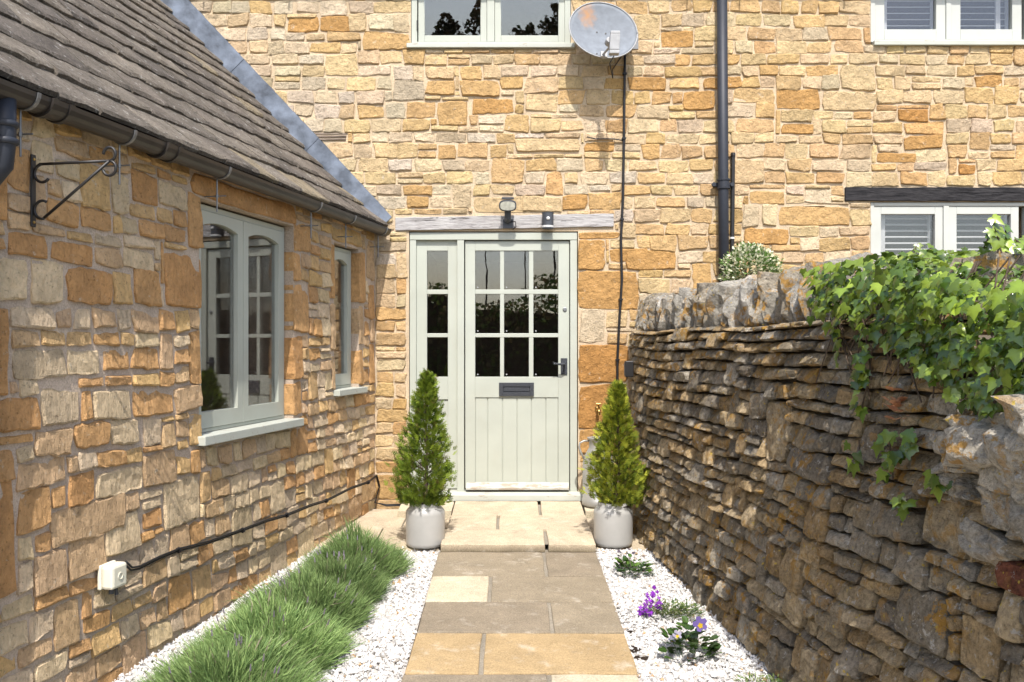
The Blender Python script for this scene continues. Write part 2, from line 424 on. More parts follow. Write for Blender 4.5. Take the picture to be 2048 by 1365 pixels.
def place_stones(F, rects, mat, parent, R, tonef, opts, joint, name='stone', limit=300, visible=None):
    items = []
    for r in rects:
        man = len(r) > 4; a = proj_area(F, r)
        if visible and not visible(r): a = 0
        items.append((a + (10 if man and a > 0 else 0), r))
    items.sort(key=lambda x: -x[0]); mb = MB(); n = 0
    for k, (a, r) in enumerate(items):
        j = joint * R.uniform(.7, 1.3) / 2
        u0, u1, v0, v1 = r[0] + j, r[1] - j, r[2] + j, r[3] - j
        if u1 - u0 < .015 or v1 - v0 < .012: continue
        o = dict(opts)
        dp = R.uniform(*o.pop('dp')); bk = o.pop('back')
        if len(r) > 5 and r[5]: bk = r[5]
        col = r[4] if len(r) > 4 and r[4] else tonef(r, R)
        if F is not GARDEN:
            col = soft(col)
            if mat is M['wing']: col = tuple(a * .84 + b * .16 for a, b in zip(col, (.66, .54, .37)))
        V, Fs = stone_geo(F, u0, u1, v0, v1, dp, bk, R, **o)
        if n < limit and a > 0:
            s = MB(); s.add(V, Fs, col); s.build(name, mat, parent, smooth=False); n += 1
        else: mb.add(V, Fs, col)
    if mb.v: mb.build('stone_infill', mat, parent, smooth=False, kind='stuff')
GARDEN = None
def holed_wall(mb, F, u0, u1, v0, v1, holes, depth, o=0.0):
    us = sorted({u0, u1, *[x for h in holes for x in h[:2] if u0 < x < u1]}); vs = sorted({v0, v1, *[x for h in holes for x in h[2:4] if v0 < x < v1]})
    solid = lambda u, v: not any(h[0] < u < h[1] and h[2] < v < h[3] for h in holes)
    for a, b in zip(us, us[1:]):
        for c, d in zip(vs, vs[1:]):
            if solid((a + b) / 2, (c + d) / 2):
                mb.add([F(a, c, o), F(b, c, o), F(b, d, o), F(a, d, o)], [(0, 1, 2, 3)])
                mb.add([F(a, c, -depth), F(b, c, -depth), F(b, d, -depth), F(a, d, -depth)], [(3, 2, 1, 0)])
    for h in holes:
        q = [(h[0], h[2]), (h[1], h[2]), (h[1], h[3]), (h[0], h[3])]
        for k in range(4):
            (a, b), (c, d) = q[k], q[(k + 1) % 4]
            mb.add([F(a, b, o), F(c, d, o), F(c, d, -depth), F(a, b, -depth)], [(0, 1, 2, 3)])

# ------------------------------------------------------------------ ground
def grid_sheet(name, xs, ys, zf, mat, kind='structure'):
    mb = MB()
    V = [Vector((x, y, zf(x, y))) for y in ys for x in xs]; n = len(xs)
    mb.add(V, [(j * n + i, j * n + i + 1, (j + 1) * n + i + 1, (j + 1) * n + i) for j in range(len(ys) - 1) for i in range(n - 1)])
    return mb.build(name, mat, None, kind=kind, recalc=False)
grid_sheet('ground', [-400, -30, -8, -3, 0, 3, 8, 30, 400], [-400, -60, -20, -8, -5, -2, 0, 8, 60, 400], lambda x, y: gz(y) - .012, M['soilg'])
grid_sheet('drive', [-9, -4, 0, 4, 9], [-14.4, -8, -4.6], lambda x, y: gz(y) - .004, M['drivem'])
mb = MB(); mb.add([(-200, -200, gz(-9) + .004), (200, -200, gz(-9) + .004), (200, -15.6, gz(-9) + .004), (-200, -15.6, gz(-9) + .004)], [(0, 1, 2, 3)])
mb.build('meadow', M['grass'], kind='structure')

# ------------------------------------------------------------------ cottage (main facade)
R = random.Random(7)
cot = thing('cottage', 'two-storey honey stone cottage facing the path, with a sage green glazed door', 'house', (0, 0, 0))
DOOR = (FX(818), FX(1156), -0.05, FZ(463))
WUP = (FX(822), FX(1142), FZ(97), 4.22)
WRU = (FX(1741), FX(2062), FZ(90), 4.25)
WRL = (FX(1741), FX(2062), FZ(640), FZ(404))
holes = [(DOOR[0], DOOR[1], -.3, DOOR[3]), WUP, WRU, WRL]
mb = MB(); holed_wall(mb, facade, -4.6, 5.2, -.3, 4.6, holes, .35); mb.build('mortar_wall', M['mort'], cot, recalc=False)
def roofline(U): return np.where(U > -1.352, 2.498 - (U + 1.352) * .72, 2.498 - (U + 1.352) * 1.029)
def fblock(U, V): return ((V < roofline(U) - .06) & (U < -1.083)) | (U < -3.0) | ((V > 2.12) & (V < 2.2) & (U < -.97))
OR = lin(222, 172, 104, .64); OR2 = lin(214, 158, 88, .62); CR = lin(238, 208, 158, .66); YE = lin(230, 188, 126, .65); PA = lin(236, 214, 178, .66); GR = lin(218, 200, 170, .60); WH = lin(234, 220, 198, .63)
def fr(x0, x1, y0, y1, c=None): return (FX(x0), FX(x1), FZ(y1), FZ(y0), c)
man_f = [fr(1157, 1212, 481, 543, OR), fr(1157, 1274, 545, 618, OR), fr(1157, 1211, 619, 687, PA), fr(1157, 1257, 689, 768, OR2), fr(1157, 1257, 770, 857, OR2), fr(1157, 1252, 858, 910, OR),
    fr(1218, 1300, 500, 528, OR), fr(1157, 1240, 464, 480, OR), fr(1556, 1700, 415, 453, YE), fr(1484, 1578, 456, 487, OR), fr(1212, 1256, 620, 655, CR), fr(1252, 1356, 505, 540, OR),
    fr(875, 937, 203, 253, YE), fr(850, 910, 160, 192, YE), fr(920, 1001, 160, 194, YE), fr(944, 1030, 196, 229, OR), fr(1050, 1118, 190, 226, CR), fr(785, 847, 162, 201, GR), fr(724, 820, 64, 100, YE),
    fr(1320, 1387, 65, 96, OR), fr(1255, 1337, 155, 182, OR), fr(1404, 1485, 152, 180, OR), fr(1367, 1430, 182, 221, OR), fr(1550, 1640, 182, 220, OR), fr(1642, 1750, 184, 221, CR), fr(1794, 1858, 220, 243, OR2), fr(1562, 1627, 246, 269, OR),
    fr(1806, 1888, 269, 300, OR), fr(1754, 1832, 304, 325, OR), fr(1916, 1953, 329, 351, OR2), fr(1948, 2004, 150, 175, OR), fr(1496, 1570, 380, 410, YE), fr(1608, 1662, 378, 410, PA), fr(1040, 1126, 392, 424, CR), fr(946, 1122, 392, 428, CR),
    fr(1124, 1175, 388, 420, OR), fr(1176, 1245, 384, 420, YE), fr(575, 635, 37, 66, OR), fr(640, 698, 34, 63, OR), fr(1030, 1160, 278, 308, CR), fr(1167, 1230, 283, 304, OR)]
solid_f = [h for h in holes] + [(FX(788), FX(1230), FZ(463), FZ(429)), (FX(1688), 5.2, FZ(404), FZ(374)), fr(622, 696, 264, 286)[:4]] + [m[:4] for m in man_f]
solid_f[0] = (DOOR[0] - .015, DOOR[1] + .015, -.3, DOOR[3])
def f_tone(r, R):
    x, z = (r[0] + r[1]) / 2, (r[2] + r[3]) / 2
    if x < -.85 and z > 1.9: P = [(PA, 30), (CR, 36), (WH, 24), (GR, 8), (YE, 8), (OR, 3)]
    elif x < -.6: P = [(CR, 38), (YE, 30), (OR, 16), (PA, 16)]
    elif x < .9 and 2.2 < z < 3.0: P = [(CR, 34), (WH, 22), (GR, 8), (YE, 22), (OR, 6), (PA, 14)]
    elif z < 2.2 and x > .4: P = [(OR, 26), (YE, 38), (CR, 26), (PA, 10)]
    elif x > .8: P = [(CR, 42), (YE, 28), (OR, 11), (PA, 20), (GR, 2)]
    else: P = [(CR, 42), (YE, 24), (PA, 20), (OR, 7), (GR, 4), (WH, 8)]
    c = R.choices([p[0] for p in P], [p[1] for p in P])[0]; k = R.uniform(.9, 1.1)
    m = .30; c = tuple(a * (1 - m) + b * m for a, b in zip(c, CR))
    return (c[0] * k, c[1] * k * R.uniform(.97, 1.03), c[2] * k * R.uniform(.9, 1.1))
rects = layout(-3.05, 4.3, -.02, 4.32, row_lines(-.02, 4.4, (.09, .125), R), (.13, .26), solid_f, R, fblock, merge=.025, split=.02)
def wob(F, a):
    def g(u, v, o): return F(u + a * noise.noise(Vector((u * 1.7, v * 1.7, 3))), v + a * noise.noise(Vector((u * 1.3, v * 2.2, 9))), o)
    return g
def f_vis(r):
    x, z = (r[0] + r[1]) / 2, (r[2] + r[3]) / 2
    return not (x > .93 and z < 1.75) and z < 4.06 and not (x > 1.0 and z < 2.0 and x > 2.5)
place_stones(wob(facade, .012), rects + [m for m in man_f], M['facade'], cot, R, f_tone, dict(dp=(.006, .017), back=.012, corner=.05, jit=.013, rough=.006, inset=.007, cell=.040, freq=26), .010, visible=f_vis)

def frame4(mb, F, u0, u1, v0, v1, wl, wr, wb, wtp, o0, o1):
    mb.box(F, u0, u0 + wl, v0, v1, o0, o1); mb.box(F, u1 - wr, u1, v0, v1, o0, o1)
    if wb: mb.box(F, u0 + wl, u1 - wr, v0, v0 + wb, o0, o1)
    if wtp: mb.box(F, u0 + wl, u1 - wr, v1 - wtp, v1, o0, o1)
def pane(F, u0, u1, v0, v1, o, mat, parent, tilt=0.0):
    mb = MB(); th = .004
    P = [F(u, v, o + dz + (tilt * (v - v0))) for dz in (-th, 0) for v in (v0, v1) for u in (u0, u1)]
    mb.add(P, [(0, 1, 3, 2), (4, 6, 7, 5), (0, 4, 5, 1), (2, 3, 7, 6), (0, 2, 6, 4), (1, 5, 7, 3)])
    return mb.build('pane', mat, parent)
def room(F, u0, u1, v0, v1, d, parent, o=-.352):
    mb = MB(); q = [(u0, v0), (u1, v0), (u1, v1), (u0, v1)]
    a = [F(u, v, o) for u, v in q]; b = [F(u, v, -d) for u, v in q]
    mb.add(a + b, [(4, 5, 6, 7)] + [(k, (k + 1) % 4, 4 + (k + 1) % 4, 4 + k) for k in range(4)])
    return mb.build('room_interior', M['room'], parent, recalc=False)

# --- front door with its frame and sidelight
z_th = FZ(985); dtop = FZ(465)
mb = MB(); O0, O1 = -.11, -.012
mb.box(facade, FX(819), FX(832), z_th, FZ(480), O0, O1); mb.box(facade, FX(1140.5), FX(1154.5), z_th, FZ(480), O0, O1)
mb.box(facade, FX(914), FX(928), z_th, FZ(480), O0, O1); mb.box(facade, FX(819), FX(1154.5), FZ(480), dtop, O0, O1 + .004)
dfr = mb.build('door_frame', M['sage'], cot, bevel=.004)
mb = MB(); mb.prism(lambda a, b, o: Vector((o, -a, b)), [(-.13, FZ(1000)), (.065, FZ(1000)), (.065, FZ(988)), (.0, FZ(984)), (-.13, FZ(984))], FX(803), FX(1166))
mb.build('threshold', M['sagew'], dfr, bevel=.003)
mb = MB(); mb.box(facade, FX(806), FX(1160), FZ(1012), FZ(1000.5), -.15, -.02); mb.build('under_sill', M['soilg'], dfr)
def glazed(mb, u0, u1, v0, v1, cols, rws, o0, o1):
    """stiles, rails and glazing bars around a grid of panes"""
    mb.box(facade, u0, cols[0][0], v0, v1, o0, o1); mb.box(facade, cols[-1][1], u1, v0, v1, o0, o1)
    mb.box(facade, cols[0][0], cols[-1][1], rws[0][1], v1, o0, o1)
    for (a, b), (c, d) in zip(rws, rws[1:]): mb.box(facade, cols[0][0], cols[-1][1], d, a, o0, o1 - .004)
    for (a, b), (c, d) in zip(cols, cols[1:]):
        for r in rws: mb.box(facade, b, c, r[0], r[1], o0, o1 - .006)
RW = [(FZ(579), FZ(501)), (FZ(667), FZ(588)), (FZ(754.5), FZ(675))]
# sidelight
mb = MB(); sc_ = [(FX(853), FX(895))]
glazed(mb, FX(832), FX(914), FZ(979), FZ(480), sc_, RW, -.085, -.04)
mb.box(facade, FX(853), FX(895), FZ(800), RW[-1][0], -.085, -.04); mb.box(facade, FX(853), FX(895), FZ(979), FZ(800.6), -.085, -.052)
sl = mb.build('sidelight', M['sage'], cot, bevel=.0025)
for r in RW: pane(facade, sc_[0][0] - .004, sc_[0][1] + .004, r[0] - .004, r[1] + .004, -.062, M['glass'], sl, R.uniform(-.012, .012))
mb = MB(); mb.box(facade, FX(832.5), FX(913.5), z_th, FZ(979.5), -.085, -.05); mb.build('bottom_rail', M['rail'], sl)
# leaf
mb = MB(); cols = [(FX(950), FX(1000)), (FX(1008), FX(1058)), (FX(1067), FX(1117))]
glazed(mb, FX(930), FX(1139), FZ(978), FZ(482), cols, RW, -.078, -.03)
mb.box(facade, cols[0][0], cols[-1][1], FZ(796), RW[-1][0], -.078, -.03)
mb.box(facade, FX(950), FX(1117), FZ(978), FZ(966), -.078, -.03)
door = mb.build('door', M['sage'], cot, bevel=.0025)
mb = MB(); mb.box(facade, FX(950), FX(1117), FZ(966), FZ(796), -.0745, -.046); mb.build('back_panel', M['sage'], door)
js = [950, 975, 1005, 1034, 1063, 1092, 1117]
for a, b in zip(js, js[1:]):
    mb = MB(); mb.box(facade, FX(a) + .003, FX(b) - .003, FZ(966.2), FZ(796.4), -.075, -.037); mb.build('board', M['sage'], door, bevel=.003)
for c in cols:
    for r in RW: pane(facade, c[0] - .004, c[1] + .004, r[0] - .004, r[1] + .004, -.056, M['glass'], door, R.uniform(-.012, .012))
mb = MB()
for c in cols + []:
    for r in RW: mb.lathe(facade(c[0] + .02, r[0] + .018, -.052), [(.006, 0), (.006, .003), (.004, .005), (0, .005)], 10, axis=Vector((0, -1, 0)))
mb.build('glazing_button', M['lnb'], door, smooth=False, kind='stuff')
mb = MB(); mb.prism(lambda a, b, o: Vector((o, -a, b)), [(-.03, FZ(980)), (.018, FZ(980)), (.02, FZ(976)), (-.028, FZ(966.4))], FX(932), FX(1138)); mb.build('weather_bar', M['rail'], door, bevel=.002)
mb = MB(); o0, o1 = -.031, -.018; a, b, c, d = FX(998), FX(1068), FZ(793), FZ(766)
frame4(mb, facade, a, b, c, d, .032, .032, .032, .032, o0, o1); mb.box(facade, a + .032, b - .032, c + .032, d - .032, o0, -.027)
lp = mb.build('letter_plate', M['letter'], door, bevel=.002)
mb = MB(); mb.box(facade, a + .037, b - .037, c + .037, d - .038, -.0268, -.022); mb.build('flap', M['letter'], lp, bevel=.002)
mb = MB(); u = FX(1128.5)
mb.box(facade, u - .026, u + .026, FZ(750), FZ(717), -.03, -.022)
mb.tube([facade(u, FZ(729), -.022), facade(u, FZ(729), .03), facade(u - .02, FZ(729), .036), facade(u - .075, FZ(728), .036)], [.009, .009, .010, .007], 8)
mb.lathe(facade(u - .078, FZ(728), .036), [(0, -.013), (.012, -.006), (.012, .006), (0, .013)], 8, axis=Vector((1, 0, .1)))
mb.lathe(facade(u, FZ(742), -.022), [(.006, 0), (.006, .004), (0, .004)], 8, axis=Vector((0, -1, 0)))
mb.build('handle', M['letter'], door, bevel=.002)
mb = MB(); mb.lathe(facade(FX(1130), FZ(619), -.03), [(.016, 0), (.016, .007), (.012, .009), (0, .009)], 16, axis=Vector((0, -1, 0))); mb.build('lock', M['steel'], door)
room(facade, DOOR[0], DOOR[1], -.02, DOOR[3], 2.6, cot)
# lintel over the door
def beam(F, u0, u1, v0, v1, o0, o1, mat, parent, R, amp=.006, slope=0.0, name='lintel'):
    n = 24; mb = MB(); V = []
    for k in range(n + 1):
        u = u0 + (u1 - u0) * k / n; s = slope * (u - u0)
        e = [R.uniform(-amp, amp) * .5 for _ in range(4)]
        for (v, o), q in zip(((v0, o1), (v1, o1), (v1, o0), (v0, o0)), e): V.append(F(u, v + s + q, o + (q * .6 if o == o1 else 0)))
    mb.add(V, [(k * 4 + i, k * 4 + (i + 1) % 4, k * 4 + 4 + (i + 1) % 4, k * 4 + 4 + i) for k in range(n) for i in range(4)] + [(0, 1, 2, 3), tuple(n * 4 + i for i in (3, 2, 1, 0))])
    return mb.build(name, mat, parent, bevel=.004)
tag(beam(facade, FX(791), FX(1227), FZ(462), FZ(436), -.10, .018, M['beamw'], cot, R, .006, .018), 'silvery weathered oak lintel over the door')
tag(beam(facade, FX(1689), 5.1, FZ(403), FZ(376), -.10, .02, M['beamb'], cot, R, .006), 'black painted oak lintel over the window')
mb = MB()
for k in range(3):
    z = FZ(281 - k * 5.5); mb.box(facade, FX(628 - 3 * k), FX(692 + k), z, z + .016, -.03, .012 - .004 * k)
mb.build('timber_stub', M['stub'], cot, bevel=.003)

# --- windows of the facade
def casement_window(name, F, u0, u1, v0, v1, o, cas, fw, st, rb_, mat, glass, parent, mull, tilt=0, sill=None, arch=False, label=None, fdepth=.07):
    mb = MB(); frame4(mb, F, u0, u1, v0, v1, fw, fw, .02, fw, o - fdepth, o)
    for a, b in mull: mb.box(F, a, b, v0 + .02, v1 - fw, o - fdepth, o)
    w = mb.build(name, mat, parent, bevel=.003)
    for a, b in cas:
        mb = MB(); c, d = v0 + .022, v1 - fw - .002; g = .002; oc = o - .008 if not arch else o + .006
        a2, b2 = a + g, b - g
        mb.box(F, a2, a2 + st, c, d, oc - .045, oc); mb.box(F, b2 - st, b2, c, d, oc - .045, oc)
        mb.box(F, a2 + st, b2 - st, c, c + rb_, oc - .045, oc)
        if arch:
            n = 10; x0, x1 = a2 + st, b2 - st; pts = []
            for k in range(n + 1):
                t = k / n; pts.append((x0 + (x1 - x0) * t, d - st * .9 - .03 * (2 * t - 1) ** 2))
            for p, q in zip(pts, pts[1:]): mb.prism(F, [p, q, (q[0], d), (p[0], d)], oc - .045, oc)
        else: mb.box(F, a2 + st, b2 - st, d - st, d, oc - .045, oc)
        mb.build('casement', mat, w, bevel=.0 if arch else .003)
        pane(F, a2 + st - .006, b2 - st + .006, c + rb_ - .006, d - st + .006 if not arch else d - st + .004, oc - .024, glass, w, tilt)
    if sill:
        s0, s1, sv0, sv1, so = sill
        mb = MB(); mb.box(F, s0, s1, sv0, sv1, o - .12, so); mb.build('sill', M['sagew'], w, bevel=.004)
    if label: w['label'] = label
    return w
w = casement_window('window', facade, FX(823), FX(1141), FZ(89), 4.2, .004, [(FX(836), FX(974)), (FX(989), FX(1130))], .045, .05, .05, M['sage'], M['glassu'], cot, [(FX(974), FX(989))], tilt=.112,
    sill=(FX(814), FX(1149), FZ(98), FZ(89), .035), label='upstairs sage green window above the door, its glass mirroring trees')
mb = MB(); mb.box(facade, FX(833.5), FX(835.5), FZ(62), FZ(42), .004, .012); mb.build('hinge', M['iron'], w)
room(facade, *WUP, 2.2, cot)
def shutter(F, u0, u1, v0, v1, o, stile, parent):
    mb = MB()
    for a in (u0, u1 - .012): mb.box(F, a, a + .012, v0, v1, o - .03, o)
    mb.box(F, stile[0], stile[1], v0, v1, o - .012, o + .006)
    v = v0 + .01
    while v < v1 - .03:
        for a, b in ((u0 + .014, stile[0] - .002), (stile[1] + .002, u1 - .014)):
            if b - a > .02: mb.prism(lambda y, z, x: F(x, z, y), [(o - .034, v + .014), (o - .004, v), (o - .001, v + .004), (o - .031, v + .018)], a, b)
        v += .05
    mb.build('shutter', M['shut'], parent)
for nm, (u0, u1, v0, v1), cs, gl, lab, si in (
    ('window', WRU, [(FX(1751), FX(1893.5)), (FX(1903.5), FX(2046))], None, 'upstairs cream window with white louvred shutters behind the glass', (FX(1745), FX(2068), FZ(93.5), FZ(84), .04)),
    ('window', WRL, [(FX(1747.5), FX(1888)), (FX(1899), FX(2040))], None, 'ground-floor cream window with white louvred shutters half hidden by ivy', None)):
    base = v0 if si is None else FZ(84)
    w = casement_window(nm, facade, u0 + .004, u1 - .004, base, v1 - .004, -.006, cs, .028 if si is None else .036, .075 if si else .062, .082, M['white'], M['glassf'], cot, [(cs[0][1], cs[1][0])], sill=si, label=lab)
    for k, (a, b) in enumerate(cs):
        off = .02 if k == 0 else (b - a) * .58
        shutter(facade, a + .06, b - .06, base + .05, v1 - .04, -.10, (a + .075 + off, a + .075 + off + .035), w)
    room(facade, u0, u1, v0, v1, 1.8, cot)

# --- eave above the frame, gutter and downpipe
mb = MB(); mb.prism(lambda a, b, o: Vector((o, -a, b)), [(-.1, 4.55), (.17, 4.36), (.17, 4.32), (-.1, 4.5)], -4.4, 5.2)
mb.build('eave', M['tileroof'], cot)
mb = MB(); n = 8; prof = [(.145 + .055 * math.cos(math.pi + math.pi * k / n), 4.315 + .055 * math.sin(math.pi + math.pi * k / n)) for k in range(n + 1)]
prof += [(a * .92 + .0116, b + .004) for a, b in prof[::-1]]
mb.prism(lambda a, b, o: Vector((o, -a, b)), prof, -4.4, 5.2); gut = mb.build('gutter', M['plast'], cot, smooth=False)
for px in (410, 580, 1375, 1480, 1688):
    mb = MB(); x = FX(px); mb.tube([(x, -.145, 4.25), (x, -.12, 4.12)], .005, 6); mb.tube([(x, 0, 4.16), (x, -.16, 4.16)], .006, 6); mb.build('gutter_bracket', M['steel'], gut)
mb = MB(); mb.tube([facade(FX(1439), 4.3, .075), facade(FX(1442), 2.6, .075), facade(FX(1444), FZ(690), .075)], .041, 16)
dp_ = mb.build('downpipe', M['pipe'], cot, smooth=True)
mb = MB(); x = FX(1442.5)
for z in (FZ(364), FZ(380)): mb.lathe((x, -.075, z - .008), [(.042, 0), (.052, .002), (.052, .014), (.042, .016)], 16)
mb.lathe((x, -.075, FZ(378)), [(.046, 0), (.046, .05)], 16)
for s in (-1, 1): mb.lathe((x + s * .072, -.055, FZ(372)), [(0, -.012), (.016, -.012), (.016, .012), (0, .012)], 10, axis=Vector((0, -1, 0)))
mb.box(facade, x - .07, x + .07, FZ(376), FZ(368), 0, .05); mb.build('pipe_collar', M['pipe'], dp_)
mb = MB(); mb.tube([facade(FX(1464), FZ(310), .035), facade(FX(1462), FZ(520), .035), facade(FX(1461), FZ(700), .035)], .016, 10)
mb.lathe(facade(FX(1464), FZ(316), .035), [(.018, 0), (.02, .01), (.018, .03), (0, .032)], 10)
ct = mb.build('conduit', M['iron'], cot, smooth=False)
mb = MB(); mb.lathe(facade(FX(1462), FZ(480), .035), [(.0165, 0), (.02, .002), (.02, .014), (.0165, .016)], 10); mb.build('clip', M['shut'], ct)
tag(dp_, 'fat black rainwater downpipe'); tag(ct, 'thin dark capped conduit beside the downpipe')

# ------------------------------------------------------------------ left wing
R = random.Random(21)
wg = thing('cottage_wing', 'low honey stone wing on the left with a mossy stone-tiled roof', 'outbuilding', (-1.083, 0, 0))
W1 = (1.468, 2.52, .84, 2.035); W2 = (.362, .802, .985, 2.005)
wholes = [(W1[0] - .012, W1[1] + .012, W1[2] - .06, W1[3] + .012), (W2[0] - .012, W2[1] + .012, W2[2] - .05, W2[3] + .012)]
mb = MB(); holed_wall(mb, wing, 0.0, 4.9, -.35, 2.26, wholes, .3); mb.build('mortar_wall', M['mortw'], wg, recalc=False)
WO = lin(212, 158, 92, .86); WO2 = lin(204, 146, 78, .86); WT = lin(214, 176, 130, .84); WP = lin(232, 206, 164, .84); WG_ = lin(214, 190, 154, .8); WY = lin(224, 182, 116, .84)
def wr_(x0, x1, y0, y1, c=None, bk=None):
    xm = (x0 + x1) / 2; z = lambda y: wz(xm, y)
    a, b = wt(x1), wt(x0)
    return (a, b, z(y1), z(y0), c, bk)
man_w = [wr_(7, 97, 467, 521, WO2), wr_(98, 186, 479, 528, WO2), wr_(188, 244, 495, 535, WT), wr_(245, 306, 498, 539, WP), wr_(326, 402, 508, 616, WO2, .07), wr_(266, 318, 541, 616, WO), wr_(224, 265, 542, 611, WY),
    wr_(129, 223, 533, 613, WO2), wr_(55, 126, 521, 610, WP), wr_(-30, 53, 511, 606, WP), wr_(-30, 18, 611, 788, WO2), wr_(377, 402, 658, 770, WO, .07), wr_(206, 259, 695, 744, WO), wr_(262, 319, 693, 742, WO), wr_(20, 134, 696, 755, WG_), wr_(135, 202, 697, 753, WP),
    wr_(-20, 78, 795, 867, WO2), wr_(80, 156, 763, 853, WG_), wr_(178, 261, 776, 842, WP), wr_(263, 345, 772, 833, WO), wr_(346, 401, 771, 824, WT, .07), wr_(160, 182, 775, 843, WO), wr_(145, 217, 845, 897, WO), wr_(66, 142, 852, 915, WT), wr_(217, 277, 837, 894, WP),
    wr_(160, 224, 416, 461, WO), wr_(262, 312, 346, 409, WO2), wr_(314, 374, 365, 418, WP), wr_(90, 157, 396, 453, WO), wr_(372, 402, 383, 502, WO, .07), wr_(376, 402, 826, 893, WY, .07),
    wr_(585, 620, 446, 507, WO, .07), wr_(585, 601, 508, 561, WO, .07), wr_(585, 616, 566, 668, WO, .07), wr_(585, 604, 670, 760, WO2, .07), wr_(585, 602, 764, 832, WO, .07),
    wr_(-40, 8, 228, 440, WO2), wr_(-40, 27, 960, 1205, WO2), wr_(62, 105, 280, 345, WP), wr_(325, 398, 957, 1052, WP), wr_(132, 190, 945, 1010, WO2), wr_(190, 285, 935, 995, WP), wr_(285, 350, 905, 975, WT), wr_(352, 380, 905, 955, WY), wr_(283, 322, 1018, 1058, WO2), wr_(100, 250, 1000, 1075, WT), wr_(205, 278, 1030, 1110, WP), wr_(130, 210, 1055, 1150, WT),
    (1.42, 2.62, 2.05, 2.165, WO2, .07), (.30, .86, 2.02, 2.15, WY, .07), (.80, .87, 1.62, 2.0, WO, .07), (.80, .90, 1.25, 1.6, WT, .07), (.80, .87, .98, 1.23, WT, .07), (.22, .362, 1.62, 2.0, WO, .07), (.24, .362, 1.28, 1.6, WT, .07), (.26, .362, 1.0, 1.26, WO, .07),
    (.03, .16, 1.5, 1.78, WO), (.03, .2, 1.8, 2.1, WT), (.03, .14, 1.0, 1.3, WO)]
solid_w = [(h[0], h[1], h[2], h[3]) for h in wholes] + [(1.38, 2.6, .785, .85), (.27, .84, .935, .99)] + [m[:4] for m in man_w]
def w_tone(r, R):
    x, z = (r[0] + r[1]) / 2, (r[2] + r[3]) / 2
    P = [(WP, 38), (WG_, 14), (WT, 20), (WO, 14), (WY, 14)] if z < .85 else [(WP, 26), (WT, 18), (WO, 26), (WY, 22), (WG_, 10)]
    c = R.choices([p[0] for p in P], [p[1] for p in P])[0]; k = R.uniform(.88, 1.1)
    return (c[0] * k, c[1] * k, c[2] * k * R.uniform(.9, 1.1))
rects = layout(0.02, 4.3, -.28, 2.2, row_lines(-.28, 2.25, (.075, .115), R), (.09, .21), solid_w, R, merge=.12, split=.06)
place_stones(wob(wing, .010), rects + man_w, M['wing'], wg, R, w_tone, dict(dp=(.006, .016), back=.012, corner=.045, jit=.012, rough=.0065, inset=.008, cell=.036, freq=24, lean=.005), .013)

# wing windows
def sub(a, b, n): return a + (b - a) * n
mid = (W1[0] + W1[1]) / 2
w = casement_window('window', wing, W1[0], W1[1], W1[2], W1[3], -.055, [(W1[0] + .03, mid), (mid, W1[1] - .03)], .03, .058, .085, M['sage'], M['glassd'], wg, [], arch=True, sill=(1.415, 2.565, .79, .838, .055), label='large sage casement window with two arched lights in the wing')
room(wing, W1[0], W1[1], W1[2], W1[3], 2.0, wg, -.302)
w = casement_window('window', wing, W2[0], W2[1], W2[2], W2[3], -.055, [(W2[0] + .028, W2[1] - .028)], .028, .06, .08, M['sage'], M['glassd'], wg, [], arch=True, sill=(.29, .83, .94, .983, .05), label='narrow single arched window in the wing beside the corner')
room(wing, W2[0], W2[1], W2[2], W2[3], 1.2, wg, -.302)

# roof tiles: profile in (o, z) from eave upwards
RP = [(.075, 2.205), (-.264, 2.498), (-2.4, 4.74)]
def rp(q):
    for (a, b) in zip(RP, RP[1:]):
        L = math.hypot(b[0] - a[0], b[1] - a[1])
        if q <= L or b is RP[-1]:
            k = q / L; return a[0] + (b[0] - a[0]) * k, a[1] + (b[1] - a[1]) * k, ((a[1] - b[1]) / L * -1, (a[0] - b[0]) / L * 1)
        q -= L
def rnorm(q):
    o, z, (sz, so) = rp(q); return Vector((sz, so))      # normal in (o,z): pointing out and up
mb = MB(); n = 40
V = []
for k in range(n + 1):
    q = k * 3.3 / n; o, z, _ = rp(q); nn = rnorm(q); o -= nn.x * .05; z -= nn.y * .05
    V += [wing(-.203 * o + .004, z, o), wing(4.9, z, o)]
mb.add(V, [(2 * k, 2 * k + 1, 2 * k + 3, 2 * k + 2) for k in range(n)]); mb.build('roof_deck', M['core'], wg)
RT = [lin(152, 142, 130, .62), lin(140, 131, 120, .62), lin(160, 150, 136, .62), lin(148, 139, 127, .62), lin(134, 126, 117, .62)]
